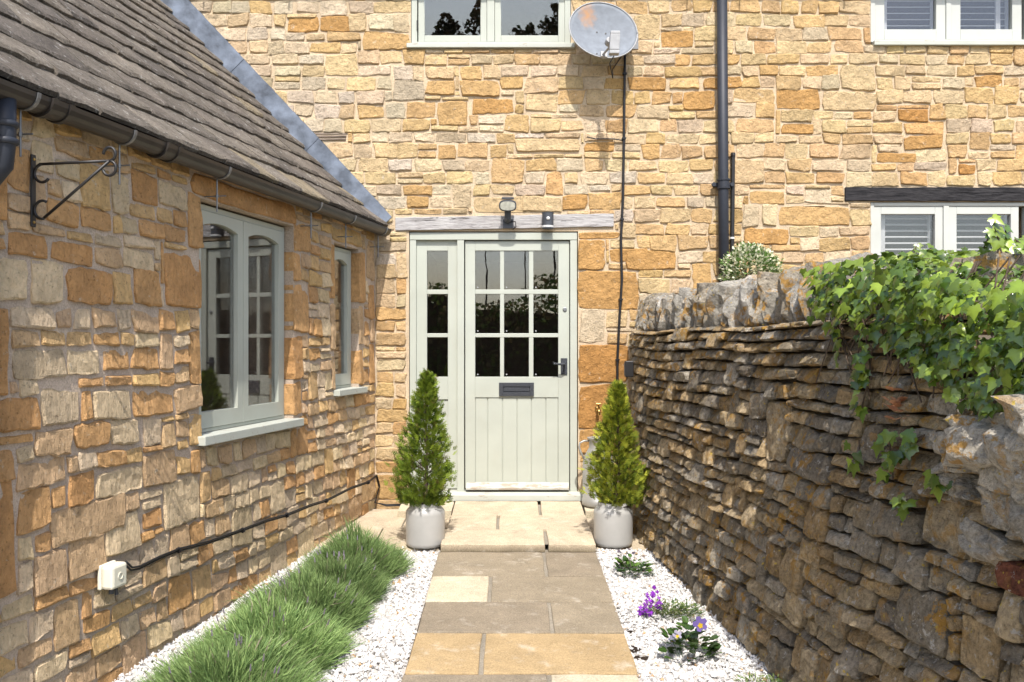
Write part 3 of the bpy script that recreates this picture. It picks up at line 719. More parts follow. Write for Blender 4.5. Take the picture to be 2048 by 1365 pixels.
def roof_tile(t0, t1, q0, gauge, th, R, col, parent, first=False):
    mb = MB(); nx = max(3, int((t1 - t0) / .06)); L = gauge * 1.75
    lift0 = .036 + R.uniform(0, .004); skew = R.uniform(-.006, .006)
    rowsq = [0, .02, .35 * L, .7 * L, L]; V = []
    edge = [R.uniform(-.009, .010) for _ in range(nx + 1)]
    edge[0] += R.uniform(0, .012); edge[-1] += R.uniform(0, .012)
    for side in (1, 0):
        for ri, dq in enumerate(rowsq):
            for k in range(nx + 1):
                t = t0 + (t1 - t0) * k / nx
                fade = max(0, 1 - dq / (.5 * L))
                q = max(0.001, q0 + dq + (edge[k] + skew * (2 * k / nx - 1)) * fade)
                o, z, _ = rp(q); nn = rnorm(q)
                lift = lift0 * (1 - dq / L) - .006
                hgt = lift + (th * (1 if side else 0)) + (R.uniform(-.004, .004) if side else 0)
                if side and ri == 0: hgt -= th * .35
                o2, z2 = o + nn.x * hgt, z + nn.y * hgt
                t2 = max(t, -.203 * o2 + .006)
                V.append(wing(t2, z2, o2))
    w = nx + 1; n = len(rowsq); A = n * w; Fs = []
    for r in range(n - 1):
        for k in range(nx):
            Fs += [(r * w + k, r * w + k + 1, (r + 1) * w + k + 1, (r + 1) * w + k), (A + r * w + k, A + (r + 1) * w + k, A + (r + 1) * w + k + 1, A + r * w + k + 1)]
    for k in range(nx): Fs += [(k, A + k, A + k + 1, k + 1), ((n - 1) * w + k, (n - 1) * w + k + 1, A + (n - 1) * w + k + 1, A + (n - 1) * w + k)]
    for r in range(n - 1): Fs += [(r * w, (r + 1) * w, A + (r + 1) * w, A + r * w), (r * w + nx, A + r * w + nx, A + (r + 1) * w + nx, (r + 1) * w + nx)]
    mb.add(V, Fs, col)
    return mb.build('roof_tile', M['roof'], parent, smooth=False)
q = 0.0; ci = 0
while q < 2.75:
    gauge = .25 if ci == 0 else (.21 if ci < 4 else .185)
    o, z, _ = rp(q); t = -.203 * o + .004 - R.uniform(0, .12); tmax = 4.3 if q < 2 else 3.6
    while t < tmax:
        w_ = R.uniform(.20, .36) * (1.15 if ci < 3 else 1.0)
        c = R.choice(RT); k = R.uniform(.88, 1.12); c = (c[0] * k, c[1] * k, c[2] * k)
        if R.random() < .04: c = lin(178, 164, 138, .62)
        a, b = max(t, -.203 * o + .006), t + w_ - R.uniform(.001, .004)
        if b - a > .05: roof_tile(a, b, q + R.uniform(-.008, .008), gauge, R.uniform(.026, .032), R, c, wg)
        t += w_
    q += gauge; ci += 1
# lead flashing against the facade
mb = MB(); pts = [(-1.0, 2.255), (-1.352, 2.525), (-2.9, 4.12)]; wdt = [.075, .15, .185]
n = 26; V = []
for k in range(n + 1):
    s = k / n * 2; i = 0 if s < .4 else 1; kk = s / .4 if i == 0 else (s - .4) / 1.6
    x = pts[i][0] + (pts[i + 1][0] - pts[i][0]) * kk; z = pts[i][1] + (pts[i + 1][1] - pts[i][1]) * kk; ww = wdt[i] + (wdt[i + 1] - wdt[i]) * kk
    j = R.uniform(-.003, .003)
    V += [facade(x - .03, z - .03, .035 + j), facade(x, z, .03 + j), facade(x + ww * .7, z + ww * .7, .026 + j * 2), facade(x + ww * .7 + .006, z + ww * .7 + .006, -.01)]
mb.add(V, [(4 * k + i, 4 * k + i + 1, 4 * k + 5 + i, 4 * k + 4 + i) for k in range(n) for i in range(3)])
fl = mb.build('lead_flashing', M['lead'], wg)
mb = MB()
for k in (9, 17):
    A, B = Vector(V[4 * k + 1]), Vector(V[4 * k + 2]); d = Vector((-.7, 0, .7)) * .008
    mb.add([A + Vector((0, -.004, 0)), B + Vector((0, -.004, 0)), B + d + Vector((0, -.004, 0)), A + d + Vector((0, -.004, 0)), A, B, B + d, A + d], [(0, 1, 2, 3), (7, 6, 5, 4), (0, 4, 5, 1), (1, 5, 6, 2), (2, 6, 7, 3), (3, 7, 4, 0)])
mb.build('lap_joint', M['lead'], fl)
# gutter along the wing
GO, GZ_, GR_ = .092, 2.205, .056
def gpro(r0, r1):
    a = [(GO + r1 * math.cos(math.pi + math.pi * k / 10), GZ_ + r1 * math.sin(math.pi + math.pi * k / 10)) for k in range(11)]
    b = [(GO + r0 * math.cos(math.pi + math.pi * k / 10), GZ_ + r0 * math.sin(math.pi + math.pi * k / 10)) for k in range(11)]
    return a + b[::-1]
WF = lambda a, b, o: wing(o, b, a)
mb = MB(); mb.prism(WF, gpro(GR_ - .004, GR_), .035, 4.9)
mb.prism(WF, [(GO + GR_ * math.cos(math.pi + math.pi * k / 10), GZ_ + GR_ * math.sin(math.pi + math.pi * k / 10)) for k in range(11)], .03, .036)
gut = mb.build('gutter', M['plast'], wg)
for tc in (2.98, 3.70):
    mb = MB()
    for dt in (-.045, .045): mb.prism(WF, gpro(GR_ + .001, GR_ + .011), tc + dt - .012, tc + dt + .012)
    mb.prism(WF, gpro(GR_ + .001, GR_ + .005), tc - .045, tc + .045); mb.build('union_clip', M['plast'], gut)
for px in (33, 232, 428, 617, 687, 752):
    t = wt(px, GO * .6); mb = MB()
    mb.prism(WF, gpro(GR_ + .001, GR_ + .005), t - .008, t + .008)
    mb.tube([wing(t, GZ_ - GR_, GO - .02), wing(t, GZ_ - GR_ - .17, GO - .02)], .0042, 6)
    mb.tube([wing(t, GZ_ - GR_ - .09, -.01), wing(t, GZ_ - GR_ - .09, GO + .03)], .0036, 6)
    mb.tube([wing(t, GZ_ - GR_ - .082, GO - .02), wing(t, GZ_ - GR_ - .098, GO - .02)], .008, 6)
    mb.build('gutter_bracket', M['steel'], gut)
mb = MB(); t = wt(9, .09)
mb.tube([wing(t, 2.16, GO), wing(t, 2.02, GO), wing(t, 1.93, GO - .01), wing(t + .01, 1.87, GO - .06), wing(t + .02, 1.83, GO - .1), wing(t + .02, 1.70, .04), wing(t + .02, -.2, .04)], .036, 14)
for z in (2.06, 2.0): mb.lathe(wing(t, z, GO), [(.036, 0), (.044, .004), (.044, .02), (.036, .024)], 14)
mb.build('downpipe', M['pipe'], wg, smooth=True)

# ------------------------------------------------------------------ dry stone wall on the right
R = random.Random(5)
dw = thing('dry_stone_wall', 'rough grey-brown dry stone garden wall with orange lichen, right of the path', 'garden wall', tuple(garden(2.5, gz(-2.5), 0)))
FULL = 4.28
def dtop_(u): return 1.40 if u < FULL else 1.40 - min(1, (u - FULL) / .25) * .42
mb = MB()
us = [-.28 + k * .18 for k in range(36)]
V = []
for u in us: V += [garden(u, -.5, -.055), garden(u, dtop_(u) - .02, -.055), garden(u, dtop_(u) - .02, -.40), garden(u, -.5, -.40)]
mb.add(V, [(4 * k + i, 4 * k + (i + 1) % 4, 4 * k + 4 + (i + 1) % 4, 4 * k + 4 + i) for k in range(len(us) - 1) for i in range(4)] + [(0, 1, 2, 3), tuple(4 * (len(us) - 1) + i for i in range(4))])
mb.build('wall_core', M['core'], dw)
DT = [lin(178, 160, 130, .88), lin(164, 150, 126, .86), lin(188, 168, 134, .88), lin(156, 145, 126, .84), lin(186, 162, 124, .88), lin(178, 168, 150, .86), lin(170, 146, 110, .86), lin(148, 138, 122, .84)]
def d_tone(r, R):
    c = R.choice(DT); k = R.uniform(.8, 1.15); return (c[0] * k, c[1] * k, c[2] * k)
def dr(x0, x1, y0, y1, c=None):
    def uu(px):
        k = (px - 1024) / FPX; lo, hi = 0, 5.6
        for _ in range(40):
            m = (lo + hi) / 2
            if rbs(m) / (DCAM - m) < k: lo = m
            else: hi = m
        return lo
    a, b = uu(x0), uu(x1); d = DCAM - (a + b) / 2
    return (a, b, CZ + (CY - y1) / FPX * d, CZ + (CY - y0) / FPX * d, c)
man_d = [dr(1520, 1562, 800, 925, DT[0]), dr(1825, 1925, 1010, 1110, DT[0]), dr(1790, 1885, 1180, 1300), dr(1905, 1985, 1245, 1355), dr(1570, 1650, 905, 960), dr(1730, 1830, 1010, 1085), dr(1990, 2060, 1120, 1190, lin(150, 95, 75, .6))]
rects = layout(-.25, 5.35, -.34, 1.40, row_lines(-.34, 1.5, (.046, .080), R), (.07, .21), [m[:4] for m in man_d], R, lambda U, V: V > np.where(U < FULL, 1.40, .97), merge=.12, split=.0)
rects = [r for r in rects if r[3] > gz(-(r[0] + r[1]) / 2) - .03]
GARDEN = wob(garden, .022)
place_stones(GARDEN, rects + man_d, M['dry'], dw, R, d_tone, dict(dp=(-.014, .024), back=.13, corner=.07, jit=.014, rough=.015, inset=.010, cell=.032, freq=26, dome=.010, lean=.010), .009)
# upright cope stones
def boulder(name, c, ax, R, col, parent, mat, sub_=2, ninc=.18, rot=None, boxy=.8):
    bm = bmesh.new(); bmesh.ops.create_icosphere(bm, subdivisions=sub_, radius=1.0)
    sd = R.uniform(0, 99); V = []
    for v in bm.verts:
        p = v.co.copy(); m = max(abs(p.x), abs(p.y), abs(p.z)); p = p.lerp(p / m, boxy)
        nn = noise.noise(p * 1.1 + Vector((sd, 0, 0))) * ninc + noise.noise(p * 2.7 + Vector((0, sd, 0))) * ninc * .6
        p *= 1 + nn; p = Vector((p.x * ax[0], p.y * ax[1], p.z * ax[2]))
        if rot: p = rot @ p
        V.append(Vector(c) + p)
    Fs = [tuple(v.index for v in f.verts) for f in bm.faces]; bm.free()
    mb = MB(); mb.add(V, Fs, col)
    o = mb.build(name, mat, parent, smooth=False)
    return o
u = -.22
while u < FULL - .05:
    w_ = R.uniform(.035, .075) if R.random() < .82 else R.uniform(.10, .16)
    tall = 1.0 if u < 3.4 else .72
    h = R.uniform(.15, .27) * tall if w_ < .09 else R.uniform(.2, .27) * tall
    c = garden(u + w_ / 2, 1.385 + h / 2, -.17)
    dx = (rbs(u + .1) - rbs(u - .1)) / .2
    rot = Matrix.Rotation(math.atan(dx), 3, 'Z') @ Matrix.Rotation(R.uniform(-.24, .24), 3, 'X') @ Matrix.Rotation(R.uniform(-.12, .12), 3, 'Y') @ Matrix.Rotation(R.uniform(-.3, .3), 3, 'Z')
    k = R.uniform(.72, 1.05); cc = R.choice(((.42, .39, .33), (.36, .33, .27), (.46, .435, .385), (.34, .30, .235), (.40, .35, .27))); cc = (cc[0] * k, cc[1] * k, cc[2] * k)
    boulder('cope_stone', c, (R.uniform(.12, .17), w_ / 2, h / 2 * 1.08), R, cc, dw, M['dry'], rot=rot, ninc=.30, sub_=3, boxy=.72)
    u += w_ * R.uniform(1.0, 1.25)
# tumbled blocks at the near broken end
for px, py, uu, ax, k, rz in ((1990, 880, 4.50, (.16, .15, .085), 1.45, .3), (2040, 930, 4.62, (.16, .12, .10), 1.3, -.2), (1925, 905, 4.36, (.15, .09, .06), 1.25, .1), (1985, 1010, 4.52, (.10, .10, .075), 1.2, .5), (2035, 1040, 4.64, (.11, .09, .10), 1.0, .2), (1905, 965, 4.31, (.12, .11, .04), 1.2, 0), (2060, 860, 4.75, (.2, .16, .1), 1.3, .4), (1950, 1090, 4.44, (.09, .10, .05), 1.05, .2)):
    d = DCAM - uu; z = CZ + (CY - py) / FPX * d; c = garden(uu, z, -.05); cc = (.36, .325, .265)
    boulder('tumbled_stone', c, ax, R, (cc[0] * k, cc[1] * k, cc[2] * k), dw, M['dry'], rot=Matrix.Rotation(rz, 3, 'Z') @ Matrix.Rotation(R.uniform(-.3, .3), 3, 'X'), ninc=.30, sub_=4, boxy=.66)

# ------------------------------------------------------------------ path, ramp, terrace, gravel
R = random.Random(11)
def slab(x0, x1, y0, y1, top, th, col, parent, name='slab', R=R, edge=None):
    Cs = []
    mb = MB(); nx, ny = max(2, int((x1 - x0) / .12)), max(2, int((y1 - y0) / .12)); V = []
    j = lambda: R.uniform(-.003, .003)
    for side in (1, 0):
        for b in range(ny + 1):
            for a in range(nx + 1):
                x = x0 + (x1 - x0) * a / nx; y = y0 + (y1 - y0) * b / ny
                e = a in (0, nx) or b in (0, ny)
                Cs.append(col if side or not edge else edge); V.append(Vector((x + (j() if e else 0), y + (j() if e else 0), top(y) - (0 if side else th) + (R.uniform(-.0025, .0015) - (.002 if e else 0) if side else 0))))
    w = nx + 1; A = w * (ny + 1); Fs = []
    for b in range(ny):
        for a in range(nx): Fs += [(b * w + a, b * w + a + 1, (b + 1) * w + a + 1, (b + 1) * w + a), (A + b * w + a, A + (b + 1) * w + a, A + (b + 1) * w + a + 1, A + b * w + a + 1)]
    for a in range(nx): Fs += [(a, A + a, A + a + 1, a + 1), (ny * w + a, ny * w + a + 1, A + ny * w + a + 1, A + ny * w + a)]
    for b in range(ny): Fs += [(b * w, (b + 1) * w, A + (b + 1) * w, A + b * w), (b * w + nx, A + b * w + nx, A + (b + 1) * w + nx, (b + 1) * w + nx)]
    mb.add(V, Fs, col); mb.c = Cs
    return mb.build(name, M['slab'], parent, bevel=.005)
GB = lin(176, 162, 138, .60); GB2 = lin(170, 156, 134, .6); GO_ = lin(214, 186, 140, .56); PC = lin(236, 222, 192, .58); RC = lin(234, 216, 186, .58)
XL, XR = -.475, .545
def pathbed(name, x0, x1, y0, y1, mat, dz):
    mb = MB(); ys = [y0 + (y1 - y0) * k / 6 for k in range(7)]
    V = [Vector((x, y, gz(y) + dz)) for y in ys for x in (x0, x1)]
    mb.add(V, [(2 * k, 2 * k + 1, 2 * k + 3, 2 * k + 2) for k in range(6)])
    return mb.build(name, mat, None, kind='structure', recalc=False)
M['joint'] = m_mortar('path joint', (.27, .24, .19))
path = pathbed('path', XL + .01, XR - .01, -6.2, -1.1, M['joint'], .014)
ye = [-1.25, -1.745, -2.185, -2.627, -3.10, -3.56, -4.02, -4.5, -5.0]
jt = [.205, -.125, .20, -.137, .16, -.1, .2, -.1]
cl = [(GB, GB2), (PC, GB), (GB2, GB), (GO_, GO_), (GB2, PC), (GB, GB2), (GO_, GB), (GB, GB)]
top = lambda y: gz(y) + .026
for k in range(8):
    a, b = ye[k + 1] + .006, ye[k] - .006; dx = R.uniform(-.008, .008)
    slab(XL + dx, jt[k] - .010, a, b, top, .04, cl[k][0], path); slab(jt[k] + .010, XR + dx, a, b, top, .04, cl[k][1], path)
ramp = pathbed('ramp', -.43, .53, -1.2, -.09, M['joint'], .056); ramp['kind'] = 'structure'
rtop = lambda y: gz(y) + .072 + (.012 * (y + 1.2) / 1.1)
ry = [-1.245, -.885, -.50, -.075]
for k, (jx, w0, w1) in enumerate(((.225, -.462, .546), (-.10, -.452, .540), (.21, -.442, .534))):
    a, b = ry[k] + .004, ry[k + 1] - .004
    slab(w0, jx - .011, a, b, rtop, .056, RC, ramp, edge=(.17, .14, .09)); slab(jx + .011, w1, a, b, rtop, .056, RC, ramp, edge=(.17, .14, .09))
terr = pathbed('terrace', -1.42, .92, -1.18, -.005, M['joint'], .002)
ttop = lambda y: gz(y) + .020
for (x0, x1, y0, y1) in ((-1.40, -.93, -1.17, -.62), (-.92, -.48, -1.17, -.62), (-1.20, -.80, -.61, -.06), (-.79, -.455, -.61, -.36), (.56, .90, -1.17, -.62), (.55, .86, -.61, -.36)):
    slab(x0, x1, y0, y1, ttop, .03, RC, terr)
for (x0, x1, h) in ((-.86, -.455, .075), (.55, .86, .075)): slab(x0, x1, -.35, -.04, lambda y: gz(y) + h, .07, PC, terr, 'plinth_slab')

rng = np.random.default_rng(3)
def in_left(x, y):
    wallx = -1.083 + ST / CT * y
    return (x > wallx + .005) & (x < XL - .005) & (y < -1.12 + .02 * np.sin(x * 9))
def in_right(x, y):
    bx = np.array([rbs(-t) for t in y]); return (x > XR + .004) & (x < bx + .02) & (y < -1.17)
N = 75000; X = rng.uniform(-2.1, 1.6, N); Y = rng.uniform(-4.3, -1.1, N)
SOIL = [(G(1261, 1300), .045), (G(1283, 1318), .035), (G(1262, 1268), .03)]
keep = in_left(X, Y) | in_right(X, Y)
for p_, r__ in SOIL: keep &= ((X - p_.x) ** 2 + (Y - p_.y) ** 2 > r__ ** 2) | (rng.random(len(X)) < .25)
X, Y = X[keep], Y[keep]; N = len(X)
S = rng.uniform(.0055, .0115, N) * np.where(rng.random(N) < .06, 1.7, 1.0)
octa = np.array([(1, 0, 0), (-1, 0, 0), (0, 1, 0), (0, -1, 0), (0, 0, 1), (0, 0, -1)], float)
tri = np.array([(0, 2, 4), (2, 1, 4), (1, 3, 4), (3, 0, 4), (2, 0, 5), (1, 2, 5), (3, 1, 5), (0, 3, 5)])
P = octa[None] * rng.uniform(.65, 1.25, (N, 6, 1)) + rng.uniform(-.35, .35, (N, 6, 3))
P *= S[:, None, None] * rng.uniform(.7, 1.2, (N, 1, 3))
a1 = rng.uniform(0, 6.28, N); a2 = rng.normal(0, .6, N)
ca, sa, cb, sb = np.cos(a1), np.sin(a1), np.cos(a2), np.sin(a2)
P = np.stack([P[..., 0] * ca[:, None] - P[..., 1] * sa[:, None], P[..., 0] * sa[:, None] + P[..., 1] * ca[:, None], P[..., 2]], -1)
P = np.stack([P[..., 0], P[..., 1] * cb[:, None] - P[..., 2] * sb[:, None], P[..., 1] * sb[:, None] + P[..., 2] * cb[:, None]], -1)
Zg = SLOPE * Y + .006 + rng.uniform(0, .010, N) + .008 * np.sin(X * 7) * np.sin(Y * 6)
P += np.stack([X, Y, Zg], -1)[:, None, :]
base = np.array([(.64, .625, .60), (.56, .55, .53), (.70, .685, .66), (.44, .425, .40), (.45, .30, .17), (.30, .27, .23)])
ci = rng.choice(6, N, p=[.40, .22, .28, .07, .018, .012]); C_ = base[ci] * rng.uniform(.9, 1.08, (N, 1))
V = P.reshape(-1, 3); T = (tri[None] + (np.arange(N) * 6)[:, None, None]).reshape(-1, 3)
np_mesh('gravel', V, [T], np.repeat(C_, 6, 0), M['grav'], kind='stuff')
for p_, r__ in SOIL:
    mb = MB(); n = 14; mb.add([p_ + Vector((0, 0, .010))] + [p_ + Vector((math.cos(6.283 * k / n) * r__ * R.uniform(.8, 1.25), math.sin(6.283 * k / n) * r__ * R.uniform(.8, 1.25), .005)) for k in range(n)], [(0, 1 + k, 1 + (k + 1) % n) for k in range(n)])
    mb.build('bare_soil', M['soil'], kind='structure', recalc=False)
def bed(name, poly, dz):
    mb = MB(); mb.add([Vector((x, y, gz(y) + dz)) for x, y in poly], [tuple(range(len(poly)))], (.42, .40, .37)); mb.build(name, M['grav'], kind='structure', recalc=False)
bed('gravel_bed_left', [(-2.15, -4.6), (XL, -4.6), (XL, -1.14), (-1.35, -1.14)], .003)
bed('gravel_bed_right', [(XR, -4.6), (1.5, -4.6), (.98, -1.19), (XR, -1.19)], .003)

# ------------------------------------------------------------------ pots, conifers, churn
def pot(c, label):
    mb = MB(); x, y, z = c
    prof = [(.0, .004), (.116, .004), (.126, .012), (.129, .03), (.130, .215), (.127, .236), (.113, .252), (.104, .262), (.102, .285), (.098, .290), (.092, .286), (.092, .262), (.0, .258)]
    mb.lathe((x, y, z), prof, 36); o = mb.build('pot', M['pot'], None, smooth=True, origin=c); return tag(o, label, 'plant pot', 'pots beside the ramp')
def conifer(c, H, Rm, label, seed, yellow):
    R = random.Random(seed); t = thing('conifer', label, 'conifer', c, 'potted conifers beside the door'); c = Vector(c)
    mb = MB(); mb.tube([c + Vector((0, 0, -.02)), c + Vector((.01, 0, H * .4)), c + Vector((0, .01, H * .9))], [.013, .009, .003], 7)
    for k in range(36):
        h = R.uniform(.03, .85) * H; f = h / H; rr = Rm * min(1, (f + .18) / .34) * (1 - f) ** .8 * .7; a = R.uniform(0, 6.28)
        mb.tube([c + Vector((0, 0, h)), c + Vector((math.cos(a) * rr * .6, math.sin(a) * rr * .6, h + rr * .45)), c + Vector((math.cos(a) * rr, math.sin(a) * rr, h + rr * 1.0))], [.004, .003, .001], 5)
    mb.build('trunk', M['bark'], t)
    V = []; Q = []; Cc = []
    sd = seed * 3.1
    for k in range(3300):
        f = R.random() ** 1.25; h = f * H; a = R.uniform(0, 6.28)
        lump = 1 + .42 * noise.noise(Vector((math.cos(a) * 1.6 + sd, math.sin(a) * 1.6, h * 7))) + .16 * noise.noise(Vector((math.cos(a) * 4, math.sin(a) * 4 + sd, h * 16)))
        rr = Rm * min(1, (f + .20) / .36) * (1 - f) ** .8 * lump
        if noise.noise(Vector((math.cos(a) * 2.2 + 7 + sd, math.sin(a) * 2.2, h * 9))) < -.22: rr *= .5
        r_ = rr * R.uniform(.6, 1.1) * (R.uniform(1.12, 1.4) if R.random() < .07 else 1)
        p = c + Vector((math.cos(a) * r_ + .012 * math.sin(h * 5 + seed), math.sin(a) * r_, h))
        d = Vector((math.cos(a) * R.uniform(.4, 1), math.sin(a) * R.uniform(.4, 1), R.uniform(.35, 1.1))).normalized()
        d = (d + Vector((R.uniform(-.4, .4), R.uniform(-.4, .4), R.uniform(-.3, .3)))).normalized()
        s = d.cross(Vector((R.uniform(-1, 1), R.uniform(-1, 1), R.uniform(-1, 1)))).normalized()
        L = R.uniform(.032, .07); g = R.random()
        col = Vector((.08, .14, .018)).lerp(Vector((.46, .48, .05)) if yellow else Vector((.34, .44, .045)), g * (1.0 if yellow else .9))
        if R.random() < .05: col = Vector((.22, .20, .05))
        for m in range(7):
            if m == 6: q, dd, ll = p, d, L
            else:
                q = p + d * L * (.12 + .13 * m); dd = (d * .8 + s * (.65 if m % 2 else -.65)).normalized(); ll = L * (.5 - .05 * m)
            nrm = dd.cross(s if m == 6 else d).normalized()
            sv = (dd.cross(nrm)).normalized() * ll * .17 if m < 6 else s * L * .05
            b = len(V); V += [q, q + dd * ll * .5 + sv, q + dd * ll, q + dd * ll * .5 - sv]; Q.append((b, b + 1, b + 2, b + 3)); Cc += [tuple(col)] * 4
    np_mesh('foliage', np.array([tuple(v) for v in V]), [np.array(Q)], np.array(Cc), M['con'], t, kind='stuff')
    mb = MB(); mb.lathe(c + Vector((0, 0, .0)), [(.0, .006), (.05, .010), (.0905, .002), (.0905, -.004), (0, -.005)], 20); mb.build('soil', M['soil'], t)
PL = G(848.5, 1104); PL.y += .075; PL.z = ttop(PL.y) + .001
PR = G(1229, 1103); PR.y += .075; PR.z = ttop(PR.y) + .001
pot(tuple(PL), 'pale stoneware pot left of the ramp, nearer the lavender'); pot(tuple(PR), 'pale stoneware pot right of the ramp, against the dry stone wall')
conifer((PL.x, PL.y, PL.z + .268), .86, .215, 'green conifer growing in the pot left of the door', 4, False)
conifer((PR.x + .03, PR.y, PR.z + .268), .79, .185, 'yellower, thinner conifer growing in the pot right of the door', 9, True)
cx, cy = FX(1196) * .975, -.19; cz = gz(cy) + .0765
ch = thing('milk_churn', 'grey-white painted metal milk churn on the paving right of the door', 'milk churn', (cx, cy, cz))
mb = MB(); mb.lathe((cx, cy, cz), [(0, .002), (.122, .002), (.126, .01), (.126, .05), (.120, .056), (.120, .33), (.112, .37), (.078, .43), (.070, .445), (.070, .50), (.084, .512), (.084, .522), (.066, .522), (.060, .50), (0, .498)], 30); mb.build('body', M['churn'], ch, smooth=True)
for s in (-1, 1):
    mb = MB(); mb.tube([(cx + s * .07, cy, cz + .495), (cx + s * .11, cy - .01, cz + .495), (cx + s * .142, cy - .012, cz + .48), (cx + s * .148, cy - .012, cz + .45), (cx + s * .135, cy - .012, cz + .41), (cx + s * .11, cy - .01, cz + .355)], .008, 8); mb.build('handle', M['churn'], ch, smooth=True)

# ------------------------------------------------------------------ lavender bushes
def blades(name, cx, cy, rx, ry, h, n, parent, seed, mat, c0, c1, wd_=.0024, spread=.75, ln=(.4, 1.3)):
    g = np.random.default_rng(seed)
    a = g.uniform(0, 6.283, n); rr = np.sqrt(g.random(n)); bx, by = cx + rx * rr * np.cos(a) * .92, cy + ry * rr * np.sin(a) * .92
    dome = np.sqrt(np.clip(1 - rr ** 2 * .93, 0, 1)); tipz = h * (dome * g.uniform(*ln, n)); L = g.uniform(.07, .20, n) * (h / .22)
    lum = 1 + .22 * np.sin(bx * 17 + seed) * np.sin(by * 15 + seed * 2) + .15 * np.sin(bx * 41) * np.sin(by * 37 + seed); tipz = tipz * lum
    out = np.stack([np.cos(a) * rr * rx / h, np.sin(a) * rr * ry / h, .7 + .7 * dome], 1) * np.array([spread, spread, 1]) + g.normal(0, .32, (n, 3))
    out /= np.linalg.norm(out, axis=1)[:, None]
    gzv = SLOPE * by
    B = np.stack([bx, by, gzv + np.maximum(0.0, tipz - L * out[:, 2])], 1)
    Mi = B + out * L[:, None] * .5 + g.normal(0, .003, (n, 3)); Tp = B + out * L[:, None] + np.array([0, 0, -.006]) + g.normal(0, .006, (n, 3))
    sd = np.cross(out, g.normal(0, 1, (n, 3))); sd /= np.linalg.norm(sd, axis=1)[:, None]; sd *= wd_ * g.uniform(.6, 1.3, (n, 1))
    V = np.stack([B - sd * .6, B + sd * .6, Mi + sd, Mi - sd, Tp], 1).reshape(-1, 3)
    i = np.arange(n) * 5; q = np.stack([i, i + 1, i + 2, i + 3], 1); t = np.stack([i + 3, i + 2, i + 4], 1)
    k = g.random((n, 1)); Cc = np.array(c0) * (1 - k) + np.array(c1) * k
    d = g.random(n) < .035; Cc[d] = np.array((.26, .22, .17)) * g.uniform(.6, 1.1, (d.sum(), 1))
    return np_mesh(name, V, [q, t], np.repeat(Cc, 5, 0), mat, parent, kind='stuff')
LV = [((-.93, -1.68), .25, .25, .22, 7500, 'small lavender bush beside the pale terrace paving, farthest up the bed'), ((-.98, -2.10), .24, .22, .20, 6500, 'lavender bush second from the house, wide and bright green'),
      ((-1.06, -2.48), .28, .25, .21, 8000, 'lavender bush in the middle of the gravel bed with grey dry tips'), ((-1.10, -2.92), .29, .27, .22, 9000, 'lavender bush before the socket, fourth from the house, leaning to the gravel'), ((-1.15, -3.38), .30, .28, .22, 9500, 'lavender bush in the bottom left foreground, nearest the camera')]
for k, ((px, py), rx, ry, h, n, lab) in enumerate(LV):
    p = Vector((px, py, gz(py))); t = thing('lavender_bush', lab, 'lavender', tuple(p), 'lavender bushes along the left wall')
    blades('foliage', p.x, p.y, rx, ry, h, int(n * 1.35), t, 40 + k, M['lav'], (.10, .175, .055), (.30, .42, .15))
    mb = MB(); R2 = random.Random(k)
    for q in range(13):
        a = R2.uniform(0, 6.28); r_ = R2.random() ** .6; b = Vector((p.x + math.cos(a) * rx * r_ * .8, p.y + math.sin(a) * ry * r_ * .8, gz(p.y) + .05))
        e = b + Vector((math.cos(a) * .05 * r_, math.sin(a) * .05 * r_, h * math.sqrt(1 - r_ * r_ * .85) * R2.uniform(.85, 1.15)))
        mb.tube([b, e], .0012, 3, (.26, .25, .15)); mb.tube([e, e + (e - b).normalized() * .028], [.004, .002], 4, (.26, .23, .27))
    mb.build('dry_flower_stems', M['lav'], t, kind='stuff')
    mb = MB(); c = Vector(p)
    mb.lathe(c, [(.0, .07), (rx * .35, .06), (rx * .6, .03), (rx * .66, -.01)], 12, (.035, .04, .02)); mb.build('woody_base', M['bark'], t)

# ------------------------------------------------------------------ flowers by the right edge
def leaf_fan(mb, c, n, r, size, cols, R, up=.6, shape='oval'):
    for _ in range(n):
        a = R.uniform(0, 6.28); rr = r * math.sqrt(R.random()); p = Vector(c) + Vector((math.cos(a) * rr, math.sin(a) * rr, R.uniform(.01, up * r * 1.6 * (1 - rr / r * .5))))
        d = Vector((math.cos(a), math.sin(a), R.uniform(.1, .9))).normalized(); s = d.cross(Vector((0, 0, 1))).normalized(); s = (s + Vector((0, 0, R.uniform(-.3, .3)))).normalized(); nn = s.cross(d)
        L = size * R.uniform(.6, 1.2); w = L * (.42 if shape == 'oval' else .16); col = R.choice(cols); k = R.uniform(.8, 1.25); col = tuple(x * k for x in col)
        mb.add([p, p + d * L * .35 + s * w, p + d * L * .75 + s * w * .85, p + d * L + nn * -.1 * L, p + d * L * .75 - s * w * .85, p + d * L * .35 - s * w], [(0, 1, 2, 3), (0, 3, 4, 5)], col)
R = random.Random(2)
def gpt(px, py): return G(px, py)
GL = [(.06, .13, .025), (.09, .17, .03), (.045, .10, .03)]
p = gpt(1266, 1150); t = thing('green_seedling', 'small leafy green plant in the gravel nearest the right-hand pot', 'plant', tuple(p), 'small plants in the right gravel')
mb = MB(); leaf_fan(mb, p, 120, .10, .040, GL, R, .75); mb.build('foliage', M['ivy'], t, kind='stuff')
mb = MB()
for q in range(7):
    a = R.uniform(0, 6.28); e = p + Vector((math.cos(a) * .09, math.sin(a) * .06, R.uniform(.08, .13))); mb.tube([p, e], .0015, 4, (.12, .12, .08)); leaf_fan(mb, e, 3, .012, .022, [(.10, .08, .10), (.07, .10, .04)], R)
mb.build('dark_stems', M['ivy'], t, kind='stuff')
